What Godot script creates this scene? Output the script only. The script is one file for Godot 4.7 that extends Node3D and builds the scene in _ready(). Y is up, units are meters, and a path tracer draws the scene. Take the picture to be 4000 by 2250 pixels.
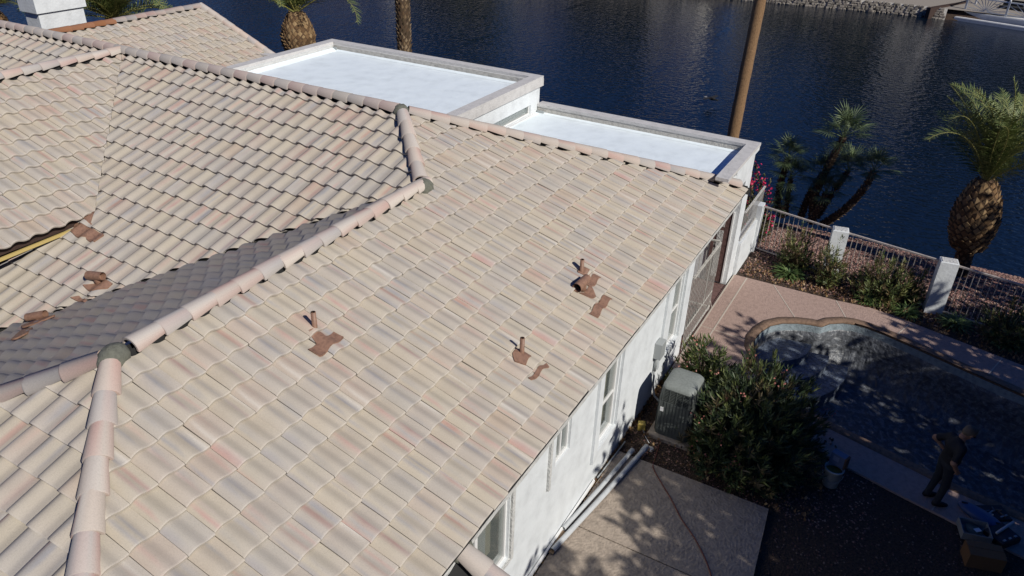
extends Node3D
# Coordinates used while building: v = across the lot towards the pool, u = along the eave towards the lake, h = height above
# the main ridge. P() turns them into metres with y up and the yard at y = 0.

const GY := 5.0
const PITCH := 0.3973          # rise over run of every tiled slope
const TW := 0.302              # tile cover width
const TE := 0.3395             # tile exposure measured in plan
const HT := 1.4372             # run of the short hip
const HU := -6.9176            # where the wing ridge ends
const HS := 5.1433             # eave of the sunny slope

var rng := RandomNumberGenerator.new()
var M := {}
var used := {}
var cam_pos := Vector3.ZERO

func P(v: float, u: float, h: float) -> Vector3:
	return Vector3(v, h + GY, -u)

# ---------------------------------------------------------------- helpers
func numbered(n: String) -> String:
	if not used.has(n):
		used[n] = 0
		return n
	used[n] += 1
	return "%s_%03d" % [n, used[n]]

func ns(group := -1) -> SurfaceTool:
	var st := SurfaceTool.new()
	st.begin(Mesh.PRIMITIVE_TRIANGLES)
	st.set_smooth_group(group)
	return st

func tri_out(st: SurfaceTool, a: Vector3, b: Vector3, c: Vector3, inside: Vector3) -> void:
	var n := (c - a).cross(b - a)
	if n.dot((a + b + c) / 3.0 - inside) < 0.0:
		st.add_vertex(a); st.add_vertex(c); st.add_vertex(b)
	else:
		st.add_vertex(a); st.add_vertex(b); st.add_vertex(c)

func tri_dir(st: SurfaceTool, a: Vector3, b: Vector3, c: Vector3, d: Vector3) -> void:
	tri_out(st, a, b, c, (a + b + c) / 3.0 - d)

func quad_dir(st: SurfaceTool, a: Vector3, b: Vector3, c: Vector3, d: Vector3, dir: Vector3) -> void:
	tri_dir(st, a, b, c, dir)
	tri_dir(st, a, c, d, dir)

func quad_out(st: SurfaceTool, a: Vector3, b: Vector3, c: Vector3, d: Vector3, inside: Vector3) -> void:
	tri_out(st, a, b, c, inside)
	tri_out(st, a, c, d, inside)

func hexa(st: SurfaceTool, q: Array) -> void:   # 8 corners: bottom 0-3 round, top 4-7 round
	var m := Vector3.ZERO
	for p in q: m += p
	m /= 8.0
	for f in [[0, 1, 2, 3], [4, 5, 6, 7], [0, 1, 5, 4], [1, 2, 6, 5], [2, 3, 7, 6], [3, 0, 4, 7]]:
		quad_out(st, q[f[0]], q[f[1]], q[f[2]], q[f[3]], m)

func bx(st: SurfaceTool, v0: float, v1: float, u0: float, u1: float, h0: float, h1: float) -> void:
	hexa(st, [P(v0, u0, h0), P(v1, u0, h0), P(v1, u1, h0), P(v0, u1, h0), P(v0, u0, h1), P(v1, u0, h1), P(v1, u1, h1), P(v0, u1, h1)])

func obox(st: SurfaceTool, xf: Transform3D, s: Vector3, cham := 0.0) -> void:   # centred box, optional chamfered top edge
	var a := s * 0.5
	if cham <= 0.0:
		var q := []
		for y in [-a.y, a.y]:
			for c in [[-1, -1], [1, -1], [1, 1], [-1, 1]]:
				q.append(xf * Vector3(c[0] * a.x, y, c[1] * a.z))
		hexa(st, q)
		return
	var rings := []
	for r in [[-a.y, 0.0], [a.y - cham, 0.0], [a.y, cham]]:
		var ring := []
		for c in [[-1, -1], [1, -1], [1, 1], [-1, 1]]:
			ring.append(xf * Vector3(c[0] * (a.x - r[1]), r[0], c[1] * (a.z - r[1])))
		rings.append(ring)
	var m := xf * Vector3.ZERO
	for k in 2:
		for i in 4:
			quad_out(st, rings[k][i], rings[k][(i + 1) % 4], rings[k + 1][(i + 1) % 4], rings[k + 1][i], m)
	quad_out(st, rings[0][0], rings[0][1], rings[0][2], rings[0][3], m)
	quad_out(st, rings[2][0], rings[2][1], rings[2][2], rings[2][3], m)

func frame_of(d: Vector3) -> Basis:
	var z := d.normalized()
	var x := (Vector3.UP if absf(z.y) < 0.95 else Vector3.RIGHT).cross(z).normalized()
	return Basis(x, z.cross(x), z)

func tube(st: SurfaceTool, pts: Array, radii, seg := 8, capped := true) -> void:
	var rings := []
	var n := pts.size()
	for i in n:
		var d: Vector3 = pts[mini(i + 1, n - 1)] - pts[maxi(i - 1, 0)]
		var b := frame_of(d)
		var r: float = radii[i] if radii is Array else radii
		var ring := []
		for k in seg:
			var a := TAU * k / seg
			ring.append(pts[i] + (b.x * cos(a) + b.y * sin(a)) * r)
		rings.append(ring)
	for i in n - 1:
		var mid: Vector3 = (pts[i] + pts[i + 1]) * 0.5
		for k in seg:
			quad_out(st, rings[i][k], rings[i][(k + 1) % seg], rings[i + 1][(k + 1) % seg], rings[i + 1][k], mid)
	if capped:
		for e in [0, n - 1]:
			var d2: Vector3 = (pts[0] - pts[1]) if e == 0 else (pts[n - 1] - pts[n - 2])
			for k in seg:
				tri_dir(st, pts[e], rings[e][k], rings[e][(k + 1) % seg], d2)

func lathe(st: SurfaceTool, xf: Transform3D, prof: Array, seg := 16) -> void:   # prof: Vector2(radius, y) from bottom to top
	for i in prof.size() - 1:
		for k in seg:
			var a0 := TAU * k / seg
			var a1 := TAU * (k + 1) / seg
			var p0: Vector2 = prof[i]
			var p1: Vector2 = prof[i + 1]
			var q := [Vector3(cos(a0) * p0.x, p0.y, sin(a0) * p0.x), Vector3(cos(a1) * p0.x, p0.y, sin(a1) * p0.x), Vector3(cos(a1) * p1.x, p1.y, sin(a1) * p1.x), Vector3(cos(a0) * p1.x, p1.y, sin(a0) * p1.x)]
			var ny := -(p1.x - p0.x)
			var nr := p1.y - p0.y
			var am := (a0 + a1) * 0.5
			var dir := Vector3(cos(am) * nr, ny, sin(am) * nr)
			for j in 4: q[j] = xf * q[j]
			dir = xf.basis * dir
			if p0.x < 0.0001: tri_dir(st, q[0], q[2], q[3], dir)
			elif p1.x < 0.0001: tri_dir(st, q[0], q[1], q[2], dir)
			else: quad_dir(st, q[0], q[1], q[2], q[3], dir)

func prism(st: SurfaceTool, poly: PackedVector2Array, h0: float, h1: float) -> void:   # plan polygon (v, u)
	var idx := Geometry2D.triangulate_polygon(poly)
	for i in range(0, idx.size(), 3):
		var a := poly[idx[i]]; var b := poly[idx[i + 1]]; var c := poly[idx[i + 2]]
		tri_dir(st, P(a.x, a.y, h1), P(b.x, b.y, h1), P(c.x, c.y, h1), Vector3.UP)
		tri_dir(st, P(a.x, a.y, h0), P(b.x, b.y, h0), P(c.x, c.y, h0), Vector3.DOWN)
	var cw := Geometry2D.is_polygon_clockwise(poly)
	for i in poly.size():
		var a := poly[i]; var b := poly[(i + 1) % poly.size()]
		var nrm := Vector2(b.y - a.y, a.x - b.x)
		if cw: nrm = -nrm
		quad_dir(st, P(a.x, a.y, h0), P(b.x, b.y, h0), P(b.x, b.y, h1), P(a.x, a.y, h1), Vector3(nrm.x, 0, -nrm.y))

func obj(called: String, st: SurfaceTool, m: Material, parent: Node = self) -> MeshInstance3D:
	st.generate_normals()
	return put(called, st.commit(), m, parent)

func put(called: String, mesh: Mesh, m: Material, parent: Node = self) -> MeshInstance3D:
	var o := MeshInstance3D.new()
	o.mesh = mesh
	o.material_override = m
	o.name = numbered(called) if parent == self else called
	parent.add_child(o, true)
	return o

func thing(called: String, label: String, category: String, at := Vector3.ZERO, turn := 0.0, group := "") -> Node3D:
	var o := Node3D.new()
	o.name = numbered(called)
	add_child(o)
	o.position = at
	o.rotation.y = turn
	tag(o, label, category, group)
	return o

func tag(o: Node, label: String, category: String, group := "") -> void:
	o.set_meta("label", label)
	o.set_meta("category", category)
	if group: o.set_meta("group", group)

func struct(o: Node) -> Node:
	o.set_meta("kind", "structure")
	return o

func stuff(o: Node) -> Node:
	o.set_meta("kind", "stuff")
	return o

# ---------------------------------------------------------------- materials
func noise_tex(freq: float, ramp: Array, oct := 4, seed_ := 1, size := 512, kind := FastNoiseLite.TYPE_SIMPLEX_SMOOTH) -> NoiseTexture2D:
	var n := FastNoiseLite.new()
	n.noise_type = kind
	n.frequency = freq
	n.fractal_octaves = oct
	n.seed = seed_
	var t := NoiseTexture2D.new()
	t.width = size; t.height = size
	t.seamless = true
	t.noise = n
	if ramp.size():
		var g := Gradient.new()
		g.offsets = PackedFloat32Array(ramp.map(func(r): return r[0]))
		g.colors = PackedColorArray(ramp.map(func(r): return (r[1] as Color).linear_to_srgb()))
		t.color_ramp = g
	return t

func normal_tex(freq: float, strength: float, oct := 4, seed_ := 5, size := 512) -> NoiseTexture2D:
	var t := noise_tex(freq, [], oct, seed_, size)
	t.as_normal_map = true
	t.bump_strength = strength
	return t

func g(x: float) -> Color:
	return Color(x, x, x)

func mat(c: Color, rough := 0.85, metal := 0.0) -> StandardMaterial3D:
	var m := StandardMaterial3D.new()
	m.albedo_color = c.linear_to_srgb()
	m.roughness = rough
	m.metallic = metal
	return m

func worn(c: Color, tex: Texture2D, scale: float, rough := 0.9, nrm: Texture2D = null, nscale := 0.5) -> StandardMaterial3D:
	var m := mat(c, rough)
	m.albedo_texture = tex
	m.uv1_triplanar = true
	m.uv1_world_triplanar = true
	m.uv1_scale = Vector3.ONE * scale
	if nrm:
		m.normal_enabled = true
		m.normal_texture = nrm
		m.normal_scale = nscale
	return m

func vcol(rough := 0.85) -> StandardMaterial3D:
	var m := StandardMaterial3D.new()
	m.vertex_color_use_as_albedo = true
	m.roughness = rough
	return m

func make_materials() -> void:
	var soft := noise_tex(0.012, [[0.0, g(0.80)], [0.5, g(0.93)], [1.0, g(1.0)]], 5, 3)
	var grain := noise_tex(0.09, [[0.0, g(0.62)], [0.45, g(0.9)], [1.0, g(1.0)]], 4, 7)
	var blotch := noise_tex(0.02, [[0.0, g(0.5)], [0.4, g(0.8)], [0.7, g(1.0)], [1.0, g(0.75)]], 5, 11)
	var rough_n := normal_tex(0.06, 6.0)
	var fine_n := normal_tex(0.15, 4.0, 3, 9)
	M.tile = vcol(0.86)
	M.tile.albedo_texture = noise_tex(0.035, [[0.0, g(0.70)], [0.35, g(0.90)], [0.6, g(0.97)], [1.0, g(1.0)]], 6, 21, 1024)
	M.tile.uv1_triplanar = true; M.tile.uv1_world_triplanar = true; M.tile.uv1_scale = Vector3.ONE * 1.7
	M.tile.normal_enabled = true; M.tile.normal_texture = fine_n; M.tile.normal_scale = 0.25
	M.felt = worn(g(0.022), grain, 1.2, 0.9)
	M.mortar = worn(Color(0.165, 0.168, 0.135), blotch, 1.5, 0.95, rough_n, 0.8)
	M.stucco = worn(Color(0.71, 0.74, 0.755), soft, 0.35, 0.92, rough_n, 0.12)
	M.coping = worn(Color(0.585, 0.57, 0.555), noise_tex(0.015, [[0.0, g(0.80)], [0.5, g(0.94)], [1.0, g(1.0)]], 5, 31), 0.5, 0.95, rough_n, 0.2)
	M.dirty = worn(Color(0.56, 0.535, 0.49), noise_tex(0.02, [[0.0, g(0.6)], [0.5, g(0.88)], [1.0, g(1.0)]], 5, 33), 0.6, 0.95, rough_n, 0.5)
	M.white_roof = worn(Color(0.83, 0.91, 0.945), noise_tex(0.01, [[0.0, g(0.88)], [0.35, g(0.955)], [0.6, g(0.985)], [1.0, g(1.0)]], 6, 41, 1024), 0.16, 0.6, normal_tex(0.02, 3.0, 4, 8), 0.25)
	M.brown = worn(Color(0.30, 0.17, 0.115), blotch, 1.6, 0.55, fine_n, 0.3)
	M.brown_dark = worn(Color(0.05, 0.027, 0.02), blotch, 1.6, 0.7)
	M.yellow_wood = worn(Color(0.56, 0.43, 0.16), grain, 2.0, 0.8)
	M.white_paint = mat(Color(0.78, 0.78, 0.77), 0.6)
	M.fence_paint = worn(Color(0.60, 0.58, 0.53), blotch, 1.0, 0.6)
	M.fence_brown = worn(Color(0.52, 0.46, 0.42), blotch, 1.0, 0.6)
	M.trim = worn(Color(0.60, 0.60, 0.58), soft, 0.6, 0.9, rough_n, 0.8)
	M.frame = mat(Color(0.75, 0.75, 0.74), 0.45)
	M.glass = mat(Color(0.25, 0.29, 0.27), 0.02)
	M.glass.transparency = BaseMaterial3D.TRANSPARENCY_ALPHA
	M.glass.albedo_color.a = 0.22
	M.glass.metallic_specular = 0.6
	M.blind = worn(Color(0.33, 0.31, 0.21), soft, 1.0, 0.8)
	M.curtain = worn(Color(0.40, 0.43, 0.42), soft, 1.0, 0.9)
	M.dark = mat(g(0.02), 0.9)
	M.concrete = worn(Color(0.40, 0.33, 0.265), noise_tex(0.03, [[0.0, g(0.62)], [0.5, g(0.88)], [1.0, g(1.0)]], 6, 51, 1024), 0.22, 0.95, fine_n, 0.35)
	M.deck = worn(Color(0.43, 0.305, 0.255), noise_tex(0.03, [[0.0, g(0.72)], [0.5, g(0.9)], [1.0, g(1.0)]], 6, 55, 1024), 0.25, 0.95, fine_n, 0.3)
	M.deck_edge = worn(Color(0.24, 0.155, 0.105), blotch, 0.9, 0.9, rough_n, 0.5)
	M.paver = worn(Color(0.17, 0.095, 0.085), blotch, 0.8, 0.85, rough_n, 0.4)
	M.joint = mat(Color(0.50, 0.44, 0.37), 0.9)
	M.soil = worn(Color(0.085, 0.055, 0.038), noise_tex(0.05, [[0.0, g(0.35)], [0.45, g(0.75)], [0.75, g(1.0)], [1.0, g(0.6)]], 6, 61, 1024), 0.35, 1.0, normal_tex(0.12, 9.0, 5, 62), 1.0)
	M.plaster = worn(Color(0.22, 0.235, 0.26), noise_tex(0.018, [[0.0, g(0.22)], [0.46, g(0.34)], [0.60, g(0.48)], [0.68, g(1.0)], [0.74, g(0.5)], [1.0, g(0.8)]], 6, 71, 1024), 0.3, 0.45, normal_tex(0.05, 6.0, 5, 72), 0.8)
	M.pool_band = worn(Color(0.30, 0.36, 0.39), blotch, 0.7, 0.7, rough_n, 0.5)
	M.step_pl = worn(Color(0.17, 0.205, 0.26), noise_tex(0.03, [[0.0, g(0.35)], [0.5, g(0.7)], [0.62, g(1.0)], [1.0, g(0.6)]], 6, 75), 0.5, 0.5, rough_n, 0.8)
	M.ac = worn(Color(0.085, 0.095, 0.09), soft, 1.0, 0.5)
	M.ac_top = worn(Color(0.23, 0.25, 0.235), noise_tex(0.03, [[0.0, g(0.7)], [0.55, g(0.95)], [0.8, g(1.0)], [1.0, g(1.25)]], 5, 81), 1.2, 0.55)
	M.ac_dark = mat(g(0.02), 0.7)
	M.metal_gray = mat(Color(0.35, 0.37, 0.37), 0.5, 0.2)
	M.pvc = worn(Color(0.52, 0.54, 0.55), soft, 1.0, 0.5)
	M.wood = worn(Color(0.28, 0.19, 0.115), grain, 1.0, 0.85)
	M.cord = mat(Color(0.15, 0.045, 0.032), 0.7)
	M.bark = worn(Color(0.34, 0.205, 0.105), noise_tex(0.04, [[0.0, g(0.3)], [0.45, g(0.75)], [1.0, g(1.0)]], 5, 91), 1.3, 0.95, normal_tex(0.08, 9.0, 5, 92), 1.0)
	M.bark.uv1_scale = Vector3(1.6, 0.5, 1.6)
	M.vbark = vcol(0.95)
	M.leaf = vcol(0.55)
	M.leaf.backlight_enabled = true
	M.leaf.backlight = Color(0.05, 0.07, 0.01).linear_to_srgb()
	M.leaf.cull_mode = BaseMaterial3D.CULL_DISABLED
	M.vrock = vcol(0.95)
	M.vpaint = vcol(0.6)
	M.skin = vcol(0.75)
	M.far_wall = worn(Color(0.62, 0.60, 0.56), soft, 0.2, 0.9)
	M.far_roof = worn(Color(0.30, 0.20, 0.16), grain, 0.4, 0.9)
	M.dock_paint = worn(Color(0.62, 0.64, 0.66), soft, 0.4, 0.6)
	var w := mat(Color(0.004, 0.009, 0.018), 0.03)
	w.metallic_specular = 0.5
	w.normal_enabled = true
	w.normal_texture = normal_tex(0.022, 7.0, 3, 101, 1024)
	w.normal_scale = 0.42
	w.uv1_triplanar = true; w.uv1_world_triplanar = true
	w.uv1_scale = Vector3(0.085, 0.085, 0.15)
	M.water = w

# ---------------------------------------------------------------- roof tiles
const TX := [0.0, 0.018, 0.045, 0.085, 0.125, 0.16, 0.195, 0.235, 0.262, 0.300]
const TZ := [0.0, 0.02, 0.19, 0.40]
var tile_meshes := []          # [ArrayMesh, triangle soup]
var cap_meshes := []
var tile_list := []            # every tile laid: {mesh or soup, xf, d}

func prof(x: float) -> float:
	if x < 0.085:
		return 0.008 + 0.046 * pow(sin(PI * 0.5 * x / 0.085), 0.9)
	if x < 0.24:
		return 0.003 + 0.051 * (0.5 + 0.5 * cos(PI * (x - 0.085) / 0.155))
	return 0.003

func tile_height(x: float, z: float) -> float:
	return prof(x) + 0.046 * (1.0 - z / 0.366)

const BASES := [Color(0.470, 0.411, 0.327), Color(0.461, 0.402, 0.322), Color(0.479, 0.420, 0.335), Color(0.461, 0.407, 0.332), Color(0.457, 0.393, 0.327), Color(0.470, 0.416, 0.340), Color(0.443, 0.393, 0.335), Color(0.461, 0.389, 0.322), Color(0.434, 0.393, 0.340)]
const STREAKS := [Color(0.43, 0.195, 0.17), Color(0.49, 0.30, 0.265), Color(0.24, 0.255, 0.305), Color(0.32, 0.315, 0.33), Color(0.36, 0.345, 0.345), Color(0.64, 0.60, 0.54), Color(0.53, 0.38, 0.31)]

func tile_soup(k: int) -> Array:      # [pos, normal, colour] * 3 per triangle
	var r := RandomNumberGenerator.new()
	r.seed = 400 + k
	var base: Color = BASES[r.randi() % BASES.size()]
	if k % 36 == 5: base = Color(0.44, 0.36, 0.285)
	if k % 36 == 7: base = base * 1.03
	base = base * r.randf_range(0.96, 1.03)
	var nx := TX.size()
	var nz := TZ.size()
	var cols := []
	for j in nz:
		var row := []
		for i in nx: row.append(base)
		cols.append(row)
	for s in r.randi_range(1, 4):
		var c: Color = STREAKS[[0, 1, 1, 2, 3, 3, 4, 4, 5, 6][r.randi() % 10]]
		var mid := r.randf_range(0.0, 0.30)
		var wid := r.randf_range(0.009, 0.034)
		var amt := r.randf_range(0.25, 0.75)
		if r.randf() < 0.12: amt = 0.85
		var z0 := r.randf_range(-0.1, 0.3)
		var z1 := z0 + r.randf_range(0.15, 0.5)
		for j in nz:
			for i in nx:
				var f := clampf(1.3 - absf(TX[i] - mid) / wid, 0.0, 1.0) * amt
				var zz: float = TZ[j]
				if zz < z0: f *= clampf(1.0 - (z0 - zz) / 0.15, 0.0, 1.0)
				if zz > z1: f *= clampf(1.0 - (zz - z1) / 0.15, 0.0, 1.0)
				cols[j][i] = (cols[j][i] as Color).lerp(c, f)
	var out := []
	var pt := func(i: int, j: int) -> Array:
		var x: float = TX[i]; var z: float = TZ[j]
		var y := tile_height(x, z)
		if j == 0: y -= 0.007
		var dx := (prof(minf(x + 0.006, 0.300)) - prof(maxf(x - 0.006, 0.0))) / (minf(x + 0.006, 0.300) - maxf(x - 0.006, 0.0))
		dx = clampf(dx, -1.6, 1.6)
		var n := Vector3(-dx, 1.0, 0.55 if j == 0 else 0.1).normalized()
		var c: Color = cols[j][i]
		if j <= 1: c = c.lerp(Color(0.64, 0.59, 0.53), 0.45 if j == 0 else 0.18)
		return [Vector3(x, y, -z), n, c]
	var add := func(a: Array, b: Array, c: Array):
		if (c[0] - a[0]).cross(b[0] - a[0]).dot(a[1] + b[1] + c[1]) < 0.0: out.append_array([a, c, b])
		else: out.append_array([a, b, c])
	for j in nz - 1:
		for i in nx - 1:
			var a = pt.call(i, j); var b = pt.call(i + 1, j); var c = pt.call(i + 1, j + 1); var d = pt.call(i, j + 1)
			add.call(a, b, c); add.call(a, c, d)
	for i in nx - 1:                      # the butt end
		var a = pt.call(i, 0); var b = pt.call(i + 1, 0)
		var q := []
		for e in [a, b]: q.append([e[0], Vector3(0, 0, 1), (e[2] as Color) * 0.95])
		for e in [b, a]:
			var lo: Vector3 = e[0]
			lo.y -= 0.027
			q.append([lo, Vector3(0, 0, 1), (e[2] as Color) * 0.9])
		add.call(q[0], q[1], q[2]); add.call(q[0], q[2], q[3])
	var sk := []                          # the lap edge of the barrel
	for j in [0, nz - 1]:
		var e = pt.call(0, j)
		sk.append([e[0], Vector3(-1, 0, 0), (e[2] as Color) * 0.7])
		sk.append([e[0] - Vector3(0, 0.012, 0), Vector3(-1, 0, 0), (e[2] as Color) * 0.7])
	add.call(sk[0], sk[1], sk[3]); add.call(sk[0], sk[3], sk[2])
	return out

func soup_mesh(s: Array, xf := Transform3D()) -> ArrayMesh:
	var st := SurfaceTool.new()
	st.begin(Mesh.PRIMITIVE_TRIANGLES)
	for e in s:
		st.set_color(e[2]); st.set_normal((xf.basis * e[1]).normalized()); st.add_vertex(xf * e[0])
	return st.commit()

func clip_soup(s: Array, hp: Vector3) -> Array:     # keep a*v + b*u <= c, on points already in the world
	var out := []
	for t in range(0, s.size(), 3):
		var poly := [s[t], s[t + 1], s[t + 2]]
		var res := []
		for i in 3:
			var a = poly[i]; var b = poly[(i + 1) % 3]
			var da: float = hp.x * a[0].x - hp.y * a[0].z - hp.z
			var db: float = hp.x * b[0].x - hp.y * b[0].z - hp.z
			if da <= 0.0: res.append(a)
			if (da < 0.0 and db > 0.0) or (da > 0.0 and db < 0.0):
				var f: float = da / (da - db)
				res.append([a[0].lerp(b[0], f), a[1].lerp(b[1], f), (a[2] as Color).lerp(b[2], f)])
		for i in range(1, res.size() - 1):
			out.append_array([res[0], res[i], res[i + 1]])
	return out

# dn: downhill in plan (v,u); the plane has height hc where (v,u).dn = s0; noses at s = s_eave - i*TE; joints at a0 + j*TW along ac
func slope(dn: Vector2, s0: float, hc: float, s_eave: float, courses: int, a0: float, j0: int, j1: int, pieces: Array) -> void:
	var ac := Vector2(-dn.y, dn.x)            # right when looking uphill
	var k := sqrt(1.0 + PITCH * PITCH)
	var D := Vector3(dn.x, -PITCH, -dn.y) / k
	var N := Vector3(dn.x * PITCH, 1.0, -dn.y * PITCH) / k
	var X := Vector3(ac.x, 0, -ac.y)
	for i in courses:
		var sn := s_eave - i * TE
		for j in range(j0, j1):
			var aj := a0 + j * TW
			var pl := [dn * sn + ac * aj, dn * sn + ac * (aj + TW), dn * (sn - 0.372) + ac * aj, dn * (sn - 0.372) + ac * (aj + TW)]
			var full := false
			var any := false
			for pc in pieces:
				var all_in := true
				var out_of := false
				for hp in pc:
					var n_out := 0
					for q in pl:
						if hp.x * q.x + hp.y * q.y > hp.z: n_out += 1
					if n_out: all_in = false
					if n_out == 4: out_of = true
				if all_in: full = true
				if not out_of: any = true
			if not any: continue
			var o: Vector2 = dn * sn + ac * aj
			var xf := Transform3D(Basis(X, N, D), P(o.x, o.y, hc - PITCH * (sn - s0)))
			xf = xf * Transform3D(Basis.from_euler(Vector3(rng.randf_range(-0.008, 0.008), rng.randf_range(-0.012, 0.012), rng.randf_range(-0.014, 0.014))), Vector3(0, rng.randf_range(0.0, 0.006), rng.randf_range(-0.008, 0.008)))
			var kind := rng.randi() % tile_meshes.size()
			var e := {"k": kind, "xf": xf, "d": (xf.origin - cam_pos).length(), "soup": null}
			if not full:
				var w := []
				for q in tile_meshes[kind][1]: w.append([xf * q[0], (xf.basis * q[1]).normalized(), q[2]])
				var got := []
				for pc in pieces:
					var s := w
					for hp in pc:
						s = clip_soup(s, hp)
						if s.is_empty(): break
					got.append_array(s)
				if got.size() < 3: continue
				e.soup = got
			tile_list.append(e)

func deck_tri(st: SurfaceTool, q: Array) -> void:
	for i in range(1, q.size() - 1):
		tri_dir(st, q[0], q[i], q[i + 1], Vector3.UP)

# ---------------------------------------------------------------- ridge and hip caps
func cap_mesh(k: int, orange := false) -> ArrayMesh:
	var r := RandomNumberGenerator.new()
	r.seed = 900 + k
	var base: Color = [Color(0.48, 0.415, 0.365), Color(0.46, 0.405, 0.365), Color(0.47, 0.385, 0.35), Color(0.41, 0.385, 0.37)][r.randi() % 4] if k < 12 else [Color(0.27, 0.225, 0.225), Color(0.25, 0.235, 0.235), Color(0.29, 0.22, 0.215), Color(0.26, 0.245, 0.235)][r.randi() % 4]  # second set: mauve grey with the shaded side of the ridge darkened in
	if orange: base = Color(0.40, 0.17, 0.075).lerp(Color(0.30, 0.17, 0.12), r.randf() * 0.6)
	var st := SurfaceTool.new()
	st.begin(Mesh.PRIMITIVE_TRIANGLES)
	var seg := 12
	var cols := []
	for i in seg + 1: cols.append(base * r.randf_range(0.97, 1.03))
	for s in 3:
		var c: Color = STREAKS[[1, 1, 0, 3, 4, 5, 6][r.randi() % 7]]
		if k >= 12 and not orange: c = base * r.randf_range(0.75, 1.3)
		if orange: c = base * r.randf_range(0.7, 1.2)
		var mid := r.randf_range(0, seg)
		var amt := r.randf_range(0.25, 0.75)
		for i in seg + 1:
			cols[i] = (cols[i] as Color).lerp(c, clampf(1.4 - absf(i - mid) / 2.0, 0, 1) * amt)
	var zs := [0.0, -0.012, -0.40]
	var pt := func(i: int, j: int, inner := 0.0) -> Vector3:
		var a := deg_to_rad(-102.0 + 204.0 * i / seg)
		var rr: float = [0.122, 0.129, 0.096][j] - inner
		return Vector3(sin(a) * rr * 1.05, cos(a) * rr * 0.88, zs[j])
	for j in 2:
		for i in seg:
			var q := [[i, j], [i + 1, j], [i + 1, j + 1], [i, j + 1]]
			for t in [[0, 2, 1], [0, 3, 2]]:
				for m in t:
					var p: Vector3 = pt.call(q[m][0], q[m][1])
					var c: Color = cols[q[m][0]]
					if q[m][1] < 2 and not orange: c = c.lerp(Color(0.62, 0.55, 0.48), 0.35)
					st.set_color(c)
					st.set_normal(Vector3(p.x, p.y, 0.05 if j else 0.1).normalized())
					st.add_vertex(p)
	for i in seg:                              # rim of the nose
		var q := [pt.call(i, 0), pt.call(i + 1, 0), pt.call(i + 1, 0, 0.026), pt.call(i, 0, 0.026)]
		for t in [[0, 1, 2], [0, 2, 3]]:
			for m in t:
				st.set_color((cols[i] as Color).lerp(Color(0.6, 0.5, 0.42), 0.4))
				st.set_normal(Vector3(0, 0, 1))
				st.add_vertex(q[m])
	return st.commit()

func caps(roof: Node, a: Vector3, b: Vector3, gap := 0.357, lift := 0.048, start := 0.0, orange := 0, stop := 0.0, shaded_mauve := false) -> void:   # noses point from a to b
	var d := (b - a).normalized()
	var x := Vector3.UP.cross(d).normalized()
	var L := (b - a).length() - stop
	var s := start + gap
	var n := 0
	while s <= L + 0.06:
		var yaw := rng.randf_range(-0.02, 0.02)
		var bas := Basis(x, d.cross(x), d) * Basis.from_euler(Vector3(0.065, yaw, rng.randf_range(-0.05, 0.05)))
		var o := MeshInstance3D.new()
		var is_orange := n < orange
		o.mesh = cap_meshes[rng.randi() % 12 + (24 if is_orange else (12 if shaded_mauve else 0))]
		o.material_override = M.tile
		o.name = "ridge_cap"
		roof.add_child(o, true)
		o.transform = Transform3D(bas, a + d * s + Vector3.UP * (lift + rng.randf_range(-0.006, 0.006)))
		s += gap
		n += 1
	var st := ns()                              # dark nailer under the caps
	for sgn in [-1.0, 1.0]:
		var off: Vector3 = x * 0.05 * sgn
		quad_dir(st, a + off - Vector3.UP * 0.1, b + off - Vector3.UP * 0.1, b + off + Vector3.UP * 0.06, a + off + Vector3.UP * 0.06, off)
	obj("ridge_board", st, M.felt, roof)

func mortar_lump(roof: Node, at: Vector3, s: Vector3, turn: float) -> void:
	var st := ns(0)
	var n := FastNoiseLite.new()
	n.seed = 5; n.frequency = 3.0
	var rows := 9; var seg := 14
	var pt := func(i: int, j: int) -> Vector3:
		var th := PI * 0.62 * i / rows
		var ph := TAU * j / seg
		var d := Vector3(sin(th) * cos(ph), cos(th), sin(th) * sin(ph))
		return at + Basis(Vector3.UP, turn) * (d * s * (1.0 + 0.16 * n.get_noise_3dv(d * 1.3 + at)))
	for i in rows:
		for j in seg:
			quad_out(st, pt.call(i, j), pt.call(i + 1, j), pt.call(i + 1, (j + 1) % seg), pt.call(i, (j + 1) % seg), at)
	obj("mortar_patch", st, M.mortar, roof)

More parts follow.
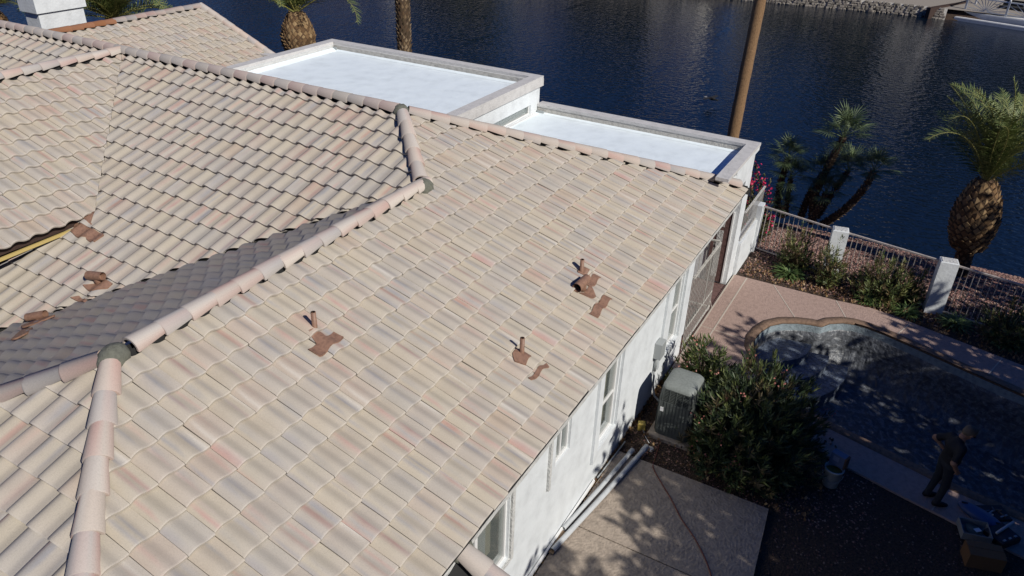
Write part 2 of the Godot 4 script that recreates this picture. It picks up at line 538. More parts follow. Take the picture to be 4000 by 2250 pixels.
# a sheet of flashing draped over the tiles of a slope: outline in plan (v, u)
func drape(poly: PackedVector2Array, hfun: Callable, step := 0.045) -> SurfaceTool:
	var st := ns(0)
	var mn := poly[0]; var mx := poly[0]
	for q in poly:
		mn = mn.min(q); mx = mx.max(q)
	var x := mn.x
	while x < mx.x:
		var y := mn.y
		while y < mx.y:
			var cell := PackedVector2Array([Vector2(x, y), Vector2(x + step, y), Vector2(x + step, y + step), Vector2(x, y + step)])
			for pg in Geometry2D.intersect_polygons(cell, poly):
				for i in range(1, pg.size() - 1):
					var tri := [pg[0], pg[i], pg[i + 1]]
					for lift in [0.016]:
						tri_dir(st, P(tri[0].x, tri[0].y, hfun.call(tri[0]) + lift), P(tri[1].x, tri[1].y, hfun.call(tri[1]) + lift), P(tri[2].x, tri[2].y, hfun.call(tri[2]) + lift), Vector3.UP)
			y += step
		x += step
	for i in poly.size():                       # turned-down edge
		var a := poly[i]; var b := poly[(i + 1) % poly.size()]
		var m := maxi(1, int((b - a).length() / step))
		for s in m:
			var p := a.lerp(b, float(s) / m); var q := a.lerp(b, float(s + 1) / m)
			var hp: float = hfun.call(p); var hq: float = hfun.call(q)
			var o := Vector2(b.y - a.y, a.x - b.x)
			if Geometry2D.is_polygon_clockwise(poly): o = -o
			quad_dir(st, P(p.x, p.y, hp - 0.01), P(q.x, q.y, hq - 0.01), P(q.x, q.y, hq + 0.016), P(p.x, p.y, hp + 0.016), Vector3(o.x, 0, -o.y))
	return st

func surf_a(q: Vector2) -> float:               # top of the tiles on the sunny slope
	var z := fposmod(HS - q.x, TE) * 1.076
	return -PITCH * q.x + tile_height(fposmod(q.y + 4.2292, TW), z) * 1.05

func surf_b(q: Vector2) -> float:
	var z := fposmod(q.y + 9.0, TE) * 1.076
	return PITCH * q.y + tile_height(fposmod(q.x + 7.108, TW), z) * 1.05

func surf_c(q: Vector2) -> float:
	return PITCH * q.x - 2.0 * PITCH * HT + 0.085

# ---------------------------------------------------------------- walls, windows
func wall_v(v0: float, v1: float, u0: float, u1: float, h0: float, h1: float, holes: Array) -> SurfaceTool:   # holes: [ua, ub, ha, hb]
	var st := ns()
	var us := [u0, u1]
	for q in holes:
		us.append(q[0]); us.append(q[1])
	us.sort()
	for i in us.size() - 1:
		if us[i + 1] - us[i] < 0.001: continue
		var mid: float = (us[i] + us[i + 1]) * 0.5
		var lo := h0
		var hs := []
		for q in holes:
			if q[0] < mid and mid < q[1]: hs.append(q)
		hs.sort_custom(func(x, y): return x[2] < y[2])
		for q in hs:
			if q[2] - lo > 0.001: bx(st, v0, v1, us[i], us[i + 1], lo, q[2])
			lo = q[3]
		if h1 - lo > 0.001: bx(st, v0, v1, us[i], us[i + 1], lo, h1)
	return st

# a window in a wall that faces +v: frame, panes, mullions, sill
func window(house: Node, vf: float, ua: float, ub: float, ha: float, hb: float, kind: String) -> void:
	var w := 0.035
	var st := ns()
	bx(st, vf - 0.09, vf - 0.04, ua, ua + w, ha, hb)
	bx(st, vf - 0.09, vf - 0.04, ub - w, ub, ha, hb)
	bx(st, vf - 0.09, vf - 0.04, ua + w, ub - w, ha, ha + w)
	bx(st, vf - 0.09, vf - 0.04, ua + w, ub - w, hb - w, hb)
	var win := obj("window", st, M.frame, house)
	var pane := func(a, b, c, d):
		var s := ns()
		bx(s, vf - 0.068, vf - 0.062, a, b, c, d)
		obj("pane", s, M.glass, win)
	var bar := func(a, b, c, d):
		var s := ns()
		bx(s, vf - 0.085, vf - 0.045, a, b, c, d)
		obj("mullion", s, M.frame, win)
	if kind == "sash":
		var hm := ha + (hb - ha) * 0.44
		bar.call(ua + w, ub - w, hm - 0.018, hm + 0.018)
		pane.call(ua + w, ub - w, ha + w, hm - 0.018)
		pane.call(ua + w, ub - w, hm + 0.018, hb - w)
		var s := ns()
		for k in 5:                                   # vertical blinds
			var uu := lerpf(ua + 0.02, ub - 0.02, (k + 0.5) / 5.0)
			var dv := 0.012 * (k % 2)
			bx(s, vf - 0.20 - dv, vf - 0.19 - dv, uu - 0.075, uu + 0.068, ha + 0.02, hb - 0.01)
		obj("blind", s, M.blind, win)
	elif kind == "slider":
		var um := (ua + ub) * 0.5
		bar.call(um - 0.02, um + 0.02, ha + w, hb - w)
		pane.call(ua + w, um - 0.02, ha + w, hb - w)
		pane.call(um + 0.02, ub - w, ha + w, hb - w)
		var s := ns()
		bx(s, vf - 0.22, vf - 0.2, ua - 0.02, ub + 0.02, ha - 0.02, hb + 0.02)
		obj("blind", s, M.curtain, win)
	else:
		var um := ua + (ub - ua) * 0.44
		bar.call(um - 0.028, um + 0.028, ha + w, hb - w)
		pane.call(ua + w, um - 0.028, ha + w, hb - w)
		pane.call(um + 0.028, ub - w, ha + w, hb - w)
		var s := ns(0)                               # curtain with folds
		var n := 60
		for i in n:
			var c0 := lerpf(ua + 0.02, ub - 0.27, float(i) / n)
			var c1 := lerpf(ua + 0.02, ub - 0.27, float(i + 1) / n)
			var d0 := vf - 0.20 + 0.022 * sin(c0 * 46.0) + 0.01 * sin(c0 * 113.0)
			var d1 := vf - 0.20 + 0.022 * sin(c1 * 46.0) + 0.01 * sin(c1 * 113.0)
			quad_dir(s, P(d0, c0, ha + 0.05), P(d1, c1, ha + 0.05), P(d1, c1, hb), P(d0, c0, hb), Vector3.RIGHT)
		obj("curtain", s, M.curtain, win)
		s = ns()
		bx(s, vf - 0.30, vf - 0.26, ub - 0.26, ub - 0.02, ha, hb)
		obj("blind", s, M.blind, win)
	var room := ns()
	bx(room, vf - 0.9, vf - 0.88, ua - 0.1, ub + 0.1, ha - 0.1, hb + 0.1)
	bx(room, vf - 0.88, vf - 0.15, ua - 0.12, ua - 0.1, ha - 0.1, hb + 0.1)
	bx(room, vf - 0.88, vf - 0.15, ub + 0.1, ub + 0.12, ha - 0.1, hb + 0.1)
	bx(room, vf - 0.88, vf - 0.15, ua - 0.1, ub + 0.1, ha - 0.12, ha - 0.1)
	bx(room, vf - 0.88, vf - 0.15, ua - 0.1, ub + 0.1, hb + 0.1, hb + 0.12)
	obj("room_lining", room, M.dark, win)

func build_house() -> void:
	var house := thing("house", "white stucco house with pink-grey barrel tile roof and two white flat roofs", "house", P(0, 0, -5))
	var hroot := Node3D.new()          # parts are placed in scene coordinates
	house.position = Vector3.ZERO
	hroot.free()
	# --- sheathing under the tiles
	var t := HT
	var pt := PITCH * t
	var st := ns()
	var dz := -0.02
	var A := func(v, u): return P(v, u, -PITCH * v + dz)
	var B := func(v, u): return P(v, u, PITCH * u + dz)
	var C := func(v, u): return P(v, u, PITCH * v - 2.0 * pt + dz)
	var nu := HU - (HS - t)
	deck_tri(st, [A.call(0, 0), A.call(HS, HS), A.call(HS, t), A.call(t, t)])
	deck_tri(st, [A.call(0, 0), A.call(t, t), A.call(t, -t)])
	deck_tri(st, [A.call(t, t), A.call(HS, t), A.call(HS, nu), A.call(t, HU)])
	deck_tri(st, [B.call(-13.2, 0), B.call(0, 0), B.call(t, -t), B.call(t - 8, -t - 8), B.call(-13.2, -t - 8)])
	deck_tri(st, [C.call(t, -t), C.call(t, HU), C.call(t - 7, HU - 7), C.call(t - 7, -t - 7)])
	var D := func(v, u): return P(v, u, -pt + PITCH * (u - HU) + dz)
	deck_tri(st, [D.call(t, HU), D.call(t + 4, HU - 4), D.call(t - 4, HU - 4)])
	var E := func(v, u): return P(v, u, -PITCH * (v + 7.42) + dz)
	deck_tri(st, [E.call(-7.42, 0), E.call(-3.8, -3.62), E.call(-3.8, -9), E.call(-7.42, -9)])
	var E2 := func(v, u): return P(v, u, PITCH * (v + 7.42) + dz)
	deck_tri(st, [E2.call(-7.42, 0), E2.call(-7.42, -9), E2.call(-12, -9), E2.call(-12, -4.58)])
	var K := func(v, u): return P(v, u, -PITCH * u + dz)     # far side of the main ridge
	deck_tri(st, [K.call(-13.7, 0), K.call(0, 0), K.call(HS, HS), K.call(-0.7, HS), K.call(-7.5, 6), K.call(-13.7, 2.0)])
	var G := func(v, u): return P(v, u, -0.8 - PITCH * (v + 13.7) + dz)
	deck_tri(st, [G.call(-13.7, 2.01), G.call(-13.7, 7.4), G.call(-7.8, 7.4), G.call(-8.3, 7.4)])
	var roof := obj("roof", st, M.felt, house)
	# --- tiles
	var gp := 0.06
	slope(Vector2(1, 0), 0.0, 0.0, HS, 16, -4.2292, -33, 36, [
		[Vector3(-1, 0, -t), Vector3(0, -1, t), Vector3(-1, 1, -0.13)],
		[Vector3(-1, 0, -t - 0.085), Vector3(0, 1, -t), Vector3(-1, -1, -(t + HU) - gp)],
		[Vector3(1, 0, t), Vector3(-1, 1, -0.13), Vector3(-1, -1, -gp)]])
	slope(Vector2(0, -1), 0.0, 0.0, 0.55 + TE * 22, 24, -7.111 - TW * 24, -2, 64, [
		[Vector3(0, 1, -0.12), Vector3(0, -1, 3.75), Vector3(1, 1, -gp - 0.05), Vector3(1, -1, 2 * t - 0.02), Vector3(-1, -1, 7.42 - 0.005)],
		[Vector3(0, 1, -3.75), Vector3(-1, 0, 4.35), Vector3(1, -1, 2 * t - 0.02)],
		[Vector3(0, 1, -0.12), Vector3(1, -1, -7.42 - 0.02)]])
	slope(Vector2(-1, 0), -t, -pt, 5.6, 22, 1.5, -2, 50, [
		[Vector3(1, 0, t - 0.09), Vector3(-1, 1, -2 * t - 0.02), Vector3(1, -1, t - HU - gp)]])
	slope(Vector2(0, -1), -HU, -pt, 8.09 + TE * 7, 12, 1.55 - TW * 14, 0, 30, [
		[Vector3(0, 1, HU), Vector3(1, 1, t + HU - gp), Vector3(-1, 1, HU - t - gp)]])
	slope(Vector2(1, 0), -7.42, 0.0, -3.74, 12, -4.21 - TW * 14, 0, 30, [
		[Vector3(-1, 0, 7.42 - 0.11), Vector3(1, 1, -7.42 + 0.012)]])
	slope(Vector2(1, 0), -13.7, -0.8, -13.7 + TE * 18, 18, 2.0, -2, 20, [
		[Vector3(-1, 0, 13.7 - 0.09), Vector3(0, 1, 7.36), Vector3(1, -1, -15.71)]])
	tile_list.sort_custom(func(a, b): return a.d < b.d)
	var cam: Camera3D = get_node("camera")
	var fwd := -cam.transform.basis.z
	var rest := SurfaceTool.new()
	rest.begin(Mesh.PRIMITIVE_TRIANGLES)
	var singles := 0
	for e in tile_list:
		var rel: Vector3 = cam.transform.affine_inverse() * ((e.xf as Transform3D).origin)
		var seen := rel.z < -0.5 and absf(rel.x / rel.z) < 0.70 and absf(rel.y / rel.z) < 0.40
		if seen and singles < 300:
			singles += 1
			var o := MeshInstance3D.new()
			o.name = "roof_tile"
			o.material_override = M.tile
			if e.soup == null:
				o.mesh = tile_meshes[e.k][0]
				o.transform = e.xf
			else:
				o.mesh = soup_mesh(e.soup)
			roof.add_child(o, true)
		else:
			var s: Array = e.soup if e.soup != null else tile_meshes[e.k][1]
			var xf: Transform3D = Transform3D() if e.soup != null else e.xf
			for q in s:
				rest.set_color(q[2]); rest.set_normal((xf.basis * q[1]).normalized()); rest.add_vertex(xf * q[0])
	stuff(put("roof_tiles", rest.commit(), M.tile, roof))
	# --- caps and mortar
	caps(roof, P(-13.2, 0, 0), P(0, 0, 0), 0.357, 0.058, 0.28, 0, 0.0, true)
	caps(roof, P(0.1, 0.1, -0.04), P(HS, HS, -PITCH * HS), 0.357, 0.062, 0.0)
	caps(roof, P(0, 0, 0), P(t, -t, -pt), 0.385, 0.055, 0.07)
	caps(roof, P(t, -t + 0.1, -pt), P(t, HU, -pt), 0.357, 0.06, 0.0)
	caps(roof, P(t, HU, -pt), P(t + 3.7, HU - 3.7, -pt - PITCH * 3.7), 0.375, 0.055, 0.12)
	caps(roof, P(t, HU, -pt), P(t - 4, HU - 4, -pt - PITCH * 4), 0.375, 0.055, 0.1)
	caps(roof, P(-7.42, 0, 0), P(-7.42, -6, 0), 0.375, 0.06, 0.0)
	caps(roof, P(-13.7, 2.0, -0.8), P(-13.7, 7.4, -0.8), 0.35, 0.048, 0.1, 6)
	caps(roof, P(-13.7, 7.42, -0.8), P(-10.0, 7.42, -0.8 - PITCH * 3.7), 0.357, 0.05, 0.0)
	mortar_lump(roof, P(0.0, -0.02, 0.03), Vector3(0.15, 0.15, 0.145), 0.4)
	mortar_lump(roof, P(t + 0.03, -t + 0.0, -pt + 0.03), Vector3(0.155, 0.14, 0.15), 0.8)
	mortar_lump(roof, P(t, HU + 0.02, -pt + 0.035), Vector3(0.155, 0.145, 0.185), 0.3)
	mortar_lump(roof, P(-7.42, -0.03, 0.03), Vector3(0.13, 0.12, 0.13), 0.3)
	# --- lower porch ridge that starts under the eave at the bottom of the picture
	caps(roof, P(4.95, -5.95, -2.19), P(6.3, -5.95, -2.73), 0.36, 0.05, 0.1)
	mortar_lump(roof, P(5.02, -5.92, -2.20), Vector3(0.15, 0.14, 0.16), 0.0)
	st = ns(0)
	for sg in [-1.0]:
		deck_tri(st, [P(4.83, -5.95, -2.18), P(6.2, -5.95, -2.7), P(6.2, -5.95 + sg * 1.2, -3.1), P(4.83, -5.95 + sg * 0.05, -2.2)])
	obj("porch_roof", st, M.felt, roof)
	# --- fascia and soffits
	st = ns()
	bx(st, HS - 0.13, HS - 0.09, -9.9, HS - 0.12, -2.33, -2.10)
	bx(st, 4.83, HS - 0.13, -9.9, 2.78, -2.36, -2.33)
	bx(st, 2.4, HS - 0.13, 2.78, HS - 0.12, -2.36, -2.33)
	obj("fascia", st, M.trim, house)
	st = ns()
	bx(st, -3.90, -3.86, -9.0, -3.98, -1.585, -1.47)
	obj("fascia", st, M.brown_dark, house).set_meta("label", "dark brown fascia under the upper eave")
	st = ns()
	var ya := P(-3.87, -4.06, -1.60); var yb := P(-3.87, -9.0, -1.66)
	hexa(st, [ya + Vector3(0, -0.05, 0), ya + Vector3(0.035, -0.05, 0), yb + Vector3(0.035, -0.06, 0), yb + Vector3(0, -0.06, 0), ya, ya + Vector3(0.035, 0, 0), yb + Vector3(0.035, 0, 0), yb])
	obj("bare_batten", st, M.yellow_wood, house).set_meta("label", "bare yellow wood batten below the upper eave")
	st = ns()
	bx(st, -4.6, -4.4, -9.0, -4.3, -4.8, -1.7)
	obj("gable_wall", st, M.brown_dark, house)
	# --- main wall towards the pool
	var holes := [[-5.75, -4.47, -3.93, -2.55], [-3.17, -2.70, -3.39, -2.55], [-1.57, -0.91, -4.24, -2.60], [1.60, 2.26, -4.24, -2.60]]
	obj("wall", wall_v(4.68, 4.83, -10.0, 2.78, -5.3, -2.36, holes), M.stucco, house)
	window(house, 4.83, -5.75, -4.47, -3.93, -2.55, "curtain")
	window(house, 4.83, -3.17, -2.70, -3.39, -2.55, "slider")
	window(house, 4.83, -1.57, -0.91, -4.24, -2.60, "sash")
	window(house, 4.83, 1.60, 2.26, -4.24, -2.60, "sash")
	for q in [[-1.80, -1.57, -0.91, -0.69, -4.42], [1.22, 1.60, 2.26, 2.70, -4.42]]:      # raised stucco surrounds
		st = ns()
		bx(st, 4.832, 4.875, q[0], q[1] - 0.06, q[4], -2.37)
		bx(st, 4.832, 4.875, q[2] + 0.05, q[3], q[4], -2.37)
		bx(st, 4.832, 4.875, q[1] - 0.06, q[2] + 0.05, q[4], -4.26)
		obj("window_surround", st, M.stucco, house)
	st = ns()
	bx(st, 4.832, 4.862, -4.45, -4.38, -3.98, -2.37)
	bx(st, 4.832, 4.862, -5.8, -4.45, -3.98, -3.94)
	obj("window_surround", st, M.trim, house)
	st = ns()
	bx(st, 4.832, 4.87, -3.42, -3.36, -3.62, -2.37)
	obj("wall_strip", st, M.trim, house)
	st = ns()
	bx(st, 4.60, 4.835, -10.0, 2.78, -5.3, -4.93)
	obj("wall_foot", st, M.trim, house)
	# electrical box with its conduit
	st = ns()
	obox(st, Transform3D(Basis(), P(4.90, 1.02, -3.80)), Vector3(0.14, 0.34, 0.24), 0.015)
	var box := obj("electrical_box", st, M.metal_gray, house)
	st = ns(0)
	tube(st, [P(4.87, 1.0, -3.96), P(4.87, 1.0, -4.3)], 0.03, 8)
	tube(st, [P(4.87, 1.0, -4.3), P(4.88, 1.0, -4.62), P(4.96, 0.92, -4.8), P(5.2, 0.75, -4.82)], 0.02, 8)
	obj("conduit", st, M.metal_gray, box)
	# --- entry passage beside the wall
	st = ns()
	bx(st, 2.2, 4.68, 2.63, 2.78, -5.0, -2.36)
	bx(st, 2.2, 2.35, 2.78, 6.3, -5.0, -4.2)
	obj("passage_wall", st, M.stucco, house)
	st = ns()
	bx(st, 2.2, 4.83, 6.30, 6.84, -5.2, -2.30)
	obj("wall", st, M.stucco, house)
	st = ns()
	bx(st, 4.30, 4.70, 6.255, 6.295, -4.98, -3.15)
	var shadow_panel := obj("shadow_panel", st, M.paver, house)  # brown panel standing in for the shadow cast on this wall
	shadow_panel.set_meta("label", "brown panel painted as a cast shadow, with pale strips for sun patches")
	for q in [[-4.85, -3.62], [-3.52, -3.28]]:  # pale strips painted as the sunlit gaps in that shadow
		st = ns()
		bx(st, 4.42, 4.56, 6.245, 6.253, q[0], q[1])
		obj("sun_patch", st, M.trim, shadow_panel)
	st = ns()
	bx(st, 4.70, 4.735, 6.24, 6.295, -4.98, -3.1)
	obj("white_trim", st, M.white_paint, house)  # raised white trim at the edge of the painted shadow
	# --- flat roofs with their parapets
	st = ns()
	bx(st, -7.28, -0.95, 0.3, 6.46, -1.4, -1.10)
	var fr := obj("flat_roof", st, M.white_roof, house)
	fr.set_meta("label", "upper white coated flat roof")
	st = ns()
	bx(st, -0.70, 4.60, 4.62, 6.60, -2.1, -1.78)
	obj("flat_roof", st, M.white_roof, house).set_meta("label", "lower white coated flat roof")
	st = ns()
	bx(st, -7.50, -7.28, 0.8, 6.68, -4.9, -0.94)
	bx(st, -7.28, -0.95, 6.46, 6.68, -4.9, -0.94)
	var par := obj("parapet", st, M.stucco, house)
	st = ns()
	bx(st, -7.57, -7.30, 0.8, 6.75, -0.94, -0.87)
	bx(st, -7.30, -0.93, 6.48, 6.75, -0.94, -0.87)
	bx(st, -0.93, -0.66, 0.5, 6.75, -0.94, -0.87)
	bx(st, -0.69, -0.655, 0.5, 6.755, -1.12, -0.938)
	bx(st, -0.93, -0.69, 6.73, 6.755, -1.12, -0.938)
	obj("coping", st, M.coping, par)
	st = ns()
	bx(st, -7.28, -7.26, 0.8, 6.45, -1.10, -0.945)
	obj("parapet_face", st, M.trim, par)
	st = ns()
	bx(st, -7.26, -0.96, 6.44, 6.458, -1.10, -0.945)
	obj("parapet_face", st, M.dirty, par)
	st = ns()
	bx(st, -7.24, -7.12, 6.40, 6.436, -1.10, -0.985)
	obj("scupper", st, M.metal_gray, par)
	# smooth white cove where the coating turns up the parapet
	st = ns()
	quad_dir(st, P(-7.255, 0.8, -1.02), P(-7.255, 6.44, -1.02), P(-7.10, 6.44, -1.096), P(-7.10, 0.8, -1.096), Vector3.UP)
	quad_dir(st, P(-7.25, 6.435, -1.05), P(-0.96, 6.435, -1.05), P(-0.96, 6.36, -1.096), P(-7.25, 6.36, -1.096), Vector3.UP)
	quad_dir(st, P(-0.715, 4.62, -1.755), P(-0.715, 6.57, -1.755), P(-0.60, 6.57, -1.776), P(-0.60, 4.62, -1.776), Vector3.UP)
	quad_dir(st, P(-0.69, 6.572, -1.74), P(4.58, 6.572, -1.74), P(4.58, 6.50, -1.776), P(-0.69, 6.50, -1.776), Vector3.UP)
	obj("cove", st, M.white_roof, par)
	# wall of the upper flat roof that faces the lower one, with its long low window
	obj("wall", wall_v(-0.95, -0.72, 0.5, 6.68, -4.9, -0.94, [[4.2, 6.22, -1.74, -1.50]]), M.stucco, house)
	st = ns()
	bx(st, -0.80, -0.76, 4.2, 6.22, -1.74, -1.71)
	bx(st, -0.80, -0.76, 4.2, 6.22, -1.53, -1.50)
	bx(st, -0.80, -0.76, 6.19, 6.22, -1.71, -1.53)
	bx(st, -0.80, -0.76, 4.2, 4.23, -1.71, -1.53)
	var lw := obj("window", st, M.frame, house)
	st = ns()
	bx(st, -0.785, -0.779, 4.23, 6.19, -1.71, -1.53)
	obj("pane", st, M.glass, lw)
	st = ns()
	bx(st, -0.90, -0.88, 4.2, 6.22, -1.74, -1.50)
	obj("blind", st, M.metal_gray, lw)
	st = ns()
	bx(st, -0.72, -0.66, 4.1, 6.4, -1.775, -1.755)
	obj("window_sill", st, M.frame, lw)
	# parapet of the lower flat roof
	st = ns()
	bx(st, -0.72, 4.60, 6.60, 6.80, -4.9, -1.62)
	bx(st, 4.60, 4.83, 4.92, 6.80, -2.30, -1.62)
	var par2 := obj("parapet", st, M.stucco, house)
	st = ns()
	bx(st, -0.715, 4.63, 6.56, 6.85, -1.62, -1.55)
	bx(st, 4.63, 4.90, 4.2, 6.85, -1.62, -1.55)
	obj("coping", st, M.coping, par2)
	st = ns()
	bx(st, 4.832, 4.89, 4.95, 6.83, -1.72, -1.622)
	obj("coping_face", st, M.stucco, par2)
	st = ns()
	bx(st, -0.70, 4.58, 6.575, 6.597, -1.78, -1.625)
	obj("parapet_face", st, M.dirty, par2)
	st = ns()
	bx(st, -0.69, -0.50, 6.52, 6.572, -1.775, -1.70)
	obj("scupper", st, M.metal_gray, par2)
	# low parapet beyond the rear gable
	st = ns()
	bx(st, -11.4, -7.6, 7.15, 7.38, -4.9, -1.9)
	var par3 := obj("parapet", st, M.dirty, house)
	st = ns()
	bx(st, -11.45, -7.58, 7.10, 7.43, -1.9, -1.84)
	obj("coping", st, M.coping, par3)
	st = ns()                                    # walls under the rear gable and the lake side
	bx(st, -16, -7.52, 1.0, 7.1, -5.0, -3.2)
	bx(st, -7.25, -0.97, 0.8, 6.4, -5.0, -1.42)
	obj("rear_wall", st, M.stucco, house)
	# chimney
	st = ns()
	bx(st, -14.85, -14.22, 2.32, 3.68, -3.0, -0.33)
	var ch := obj("chimney", st, M.stucco, house)
	st = ns()
	bx(st, -14.83, -14.24, 2.34, 3.66, -0.33, -0.30)
	obj("chimney_joint", st, M.dirty, ch)
	st = ns()
	bx(st, -14.93, -14.15, 2.25, 3.75, -0.30, 0.10)
	bx(st, -14.88, -14.20, 2.30, 3.70, 0.10, 0.45)
	obj("chimney_cap", st, M.stucco, ch)
	roof_fittings(house)

func vent_pipe(house: Node, v: float, u: float, hgt: float) -> Node:
	var b := P(v, u, -PITCH * v + 0.0)
	var st := ns(0)
	tube(st, [b, b + Vector3.UP * (hgt + 0.06)], 0.032, 12, false)
	tube(st, [b + Vector3.UP * (hgt + 0.06), b + Vector3.UP * (hgt - 0.03)], 0.024, 12, false)
	var rim := b + Vector3.UP * (hgt + 0.06)
	for k in 12:
		var a0 := TAU * k / 12; var a1 := TAU * (k + 1) / 12
		quad_dir(st, rim + Vector3(cos(a0), 0, sin(a0)) * 0.032, rim + Vector3(cos(a1), 0, sin(a1)) * 0.032, rim + Vector3(cos(a1), 0, sin(a1)) * 0.024, rim + Vector3(cos(a0), 0, sin(a0)) * 0.024, Vector3.UP)
	var o := obj("vent_pipe", st, M.brown, house)
	return o

func gooseneck(house: Node, a: Vector3, b: Vector3, r: float) -> Node:     # short brown hood lying along the slope
	var st := ns(0)
	tube(st, [a, a.lerp(b, 0.5), b], [r, r, r * 0.96], 14, false)
	tube(st, [a + (b - a) * 0.02, b], r * 0.86, 14, false)
	tube(st, [a.lerp(b, 0.6) - Vector3.UP * (r + 0.06), a.lerp(b, 0.6)], r * 0.8, 12)
	var o := obj("vent_hood", st, M.brown, house)
	st = ns(0)
	tube(st, [a.lerp(b, 0.3), a.lerp(b, 0.34)], r * 0.85, 14)
	obj("hood_throat", st, M.dark, o)
	return o

func flash(parent: Node, pts: Array, hf: Callable, m: Material) -> void:
	obj("flashing", drape(PackedVector2Array(pts), hf), m, parent)

func roof_fittings(house: Node) -> void:
	var o := vent_pipe(house, 2.40, -5.0, 0.235)
	flash(o, [Vector2(2.40, -5.10), Vector2(2.47, -4.98), Vector2(2.56, -5.00), Vector2(2.54, -4.84), Vector2(2.68, -4.83), Vector2(2.71, -5.00), Vector2(2.70, -5.15), Vector2(2.73, -5.30), Vector2(2.57, -5.31), Vector2(2.54, -5.14)], surf_a, M.brown)
	o = vent_pipe(house, 4.02, -0.89, 0.20)
	flash(o, [Vector2(3.98, -0.95), Vector2(3.98, -0.82), Vector2(4.14, -0.80), Vector2(4.16, -0.93)], surf_a, M.brown)
	o = vent_pipe(house, 4.25, -3.21, 0.245)
	flash(o, [Vector2(4.16, -3.30), Vector2(4.18, -3.14), Vector2(4.36, -3.15), Vector2(4.38, -3.33), Vector2(4.24, -3.38)], surf_a, M.brown)
	o = gooseneck(house, P(4.20, -1.44, -PITCH * 4.2 + 0.15), P(4.22, -1.12, -PITCH * 4.2 + 0.17), 0.075)
	flash(o, [Vector2(4.18, -0.74), Vector2(4.29, -0.73), Vector2(4.30, -1.14), Vector2(4.20, -1.13)], surf_a, M.brown)
	flash(o, [Vector2(4.24, -1.42), Vector2(4.28, -1.10), Vector2(4.43, -1.22), Vector2(4.41, -1.38)], surf_a, M.brown)
	flash(house, [Vector2(4.50, -1.05), Vector2(4.62, -1.02), Vector2(4.62, -1.36), Vector2(4.65, -1.63), Vector2(4.52, -1.66), Vector2(4.50, -1.38)], surf_a, M.brown)
	flash(house, [Vector2(4.54, -3.04), Vector2(4.60, -3.08), Vector2(4.58, -3.23), Vector2(4.57, -3.52), Vector2(4.52, -3.52), Vector2(4.52, -3.21)], surf_a, M.brown)
	# valley flashing and hoods on the shadow-lined slope
	flash(house, [Vector2(-3.70, -3.70), Vector2(-3.58, -3.88), Vector2(-3.50, -3.91), Vector2(-3.34, -4.16), Vector2(-3.44, -4.20), Vector2(-3.70, -4.18), Vector2(-3.90, -3.96)], surf_b, M.brown)
	flash(house, [Vector2(-3.42, -4.06), Vector2(-3.37, -3.98), Vector2(-3.20, -3.97), Vector2(-3.06, -4.02), Vector2(-3.07, -4.20), Vector2(-3.31, -4.18)], surf_b, M.brown)
	o = gooseneck(house, P(-2.50, -4.76, PITCH * -4.76 + 0.14), P(-2.22, -4.70, PITCH * -4.70 + 0.15), 0.07)
	flash(o, [Vector2(-2.46, -4.90), Vector2(-2.30, -4.70), Vector2(-2.08, -4.66), Vector2(-2.07, -4.76), Vector2(-2.2, -4.92)], surf_b, M.brown)
	flash(house, [Vector2(-2.46, -5.13), Vector2(-2.40, -5.03), Vector2(-2.13, -5.07), Vector2(-2.06, -5.00), Vector2(-2.06, -5.12), Vector2(-2.34, -5.10)], surf_b, M.brown)
	o = gooseneck(house, P(-2.50, -5.78, -1.97), P(-2.22, -5.66, -1.88), 0.06)
	flash(o, [Vector2(-2.45, -5.92), Vector2(-2.25, -5.66), Vector2(-2.05, -5.62), Vector2(-2.1, -5.85), Vector2(-2.3, -5.98)], surf_c, M.brown)
	flash(house, [Vector2(-2.12, -6.08), Vector2(-1.92, -6.02), Vector2(-1.74, -6.18), Vector2(-1.72, -6.34), Vector2(-1.80, -6.38), Vector2(-1.98, -6.22)], surf_c, M.brown)

# ---------------------------------------------------------------- ground, deck, pool
const POOL := [Vector2(6.06, 4.25), Vector2(6.10, 4.62), Vector2(6.22, 4.98), Vector2(6.43, 5.24), Vector2(6.72, 5.42), Vector2(7.0, 5.52), Vector2(7.22, 5.56), Vector2(7.36, 5.80), Vector2(7.62, 6.0), Vector2(7.85, 6.07), Vector2(8.12, 6.06), Vector2(8.5, 5.98), Vector2(9.18, 5.75), Vector2(10.15, 5.40), Vector2(11.18, 5.05), Vector2(12.6, 4.55), Vector2(14.0, 4.0), Vector2(14.9, 3.2), Vector2(15.0, 2.2), Vector2(14.3, 1.4), Vector2(13.2, 1.15), Vector2(12.0, 1.25), Vector2(10.6, 1.50), Vector2(10.08, 1.58), Vector2(9.71, 1.70), Vector2(8.35, 2.06), Vector2(7.72, 2.22), Vector2(7.1, 2.50), Vector2(6.65, 2.95), Vector2(6.35, 3.45), Vector2(6.12, 3.9)]

func ring_offset(poly: Array, d: float) -> Array:       # d > 0: outwards
	var out := []
	var n := poly.size()
	for i in n:
		var a: Vector2 = poly[(i + n - 1) % n]; var b: Vector2 = poly[i]; var c: Vector2 = poly[(i + 1) % n]
		var t := ((b - a).normalized() + (c - b).normalized()).normalized()
		out.append(b + Vector2(-t.y, t.x) * d)
	return out

func dense(poly: Array, k: int) -> Array:
	var out := []
	for i in poly.size():
		for s in k: out.append((poly[i] as Vector2).lerp(poly[(i + 1) % poly.size()], float(s) / k))
	return out

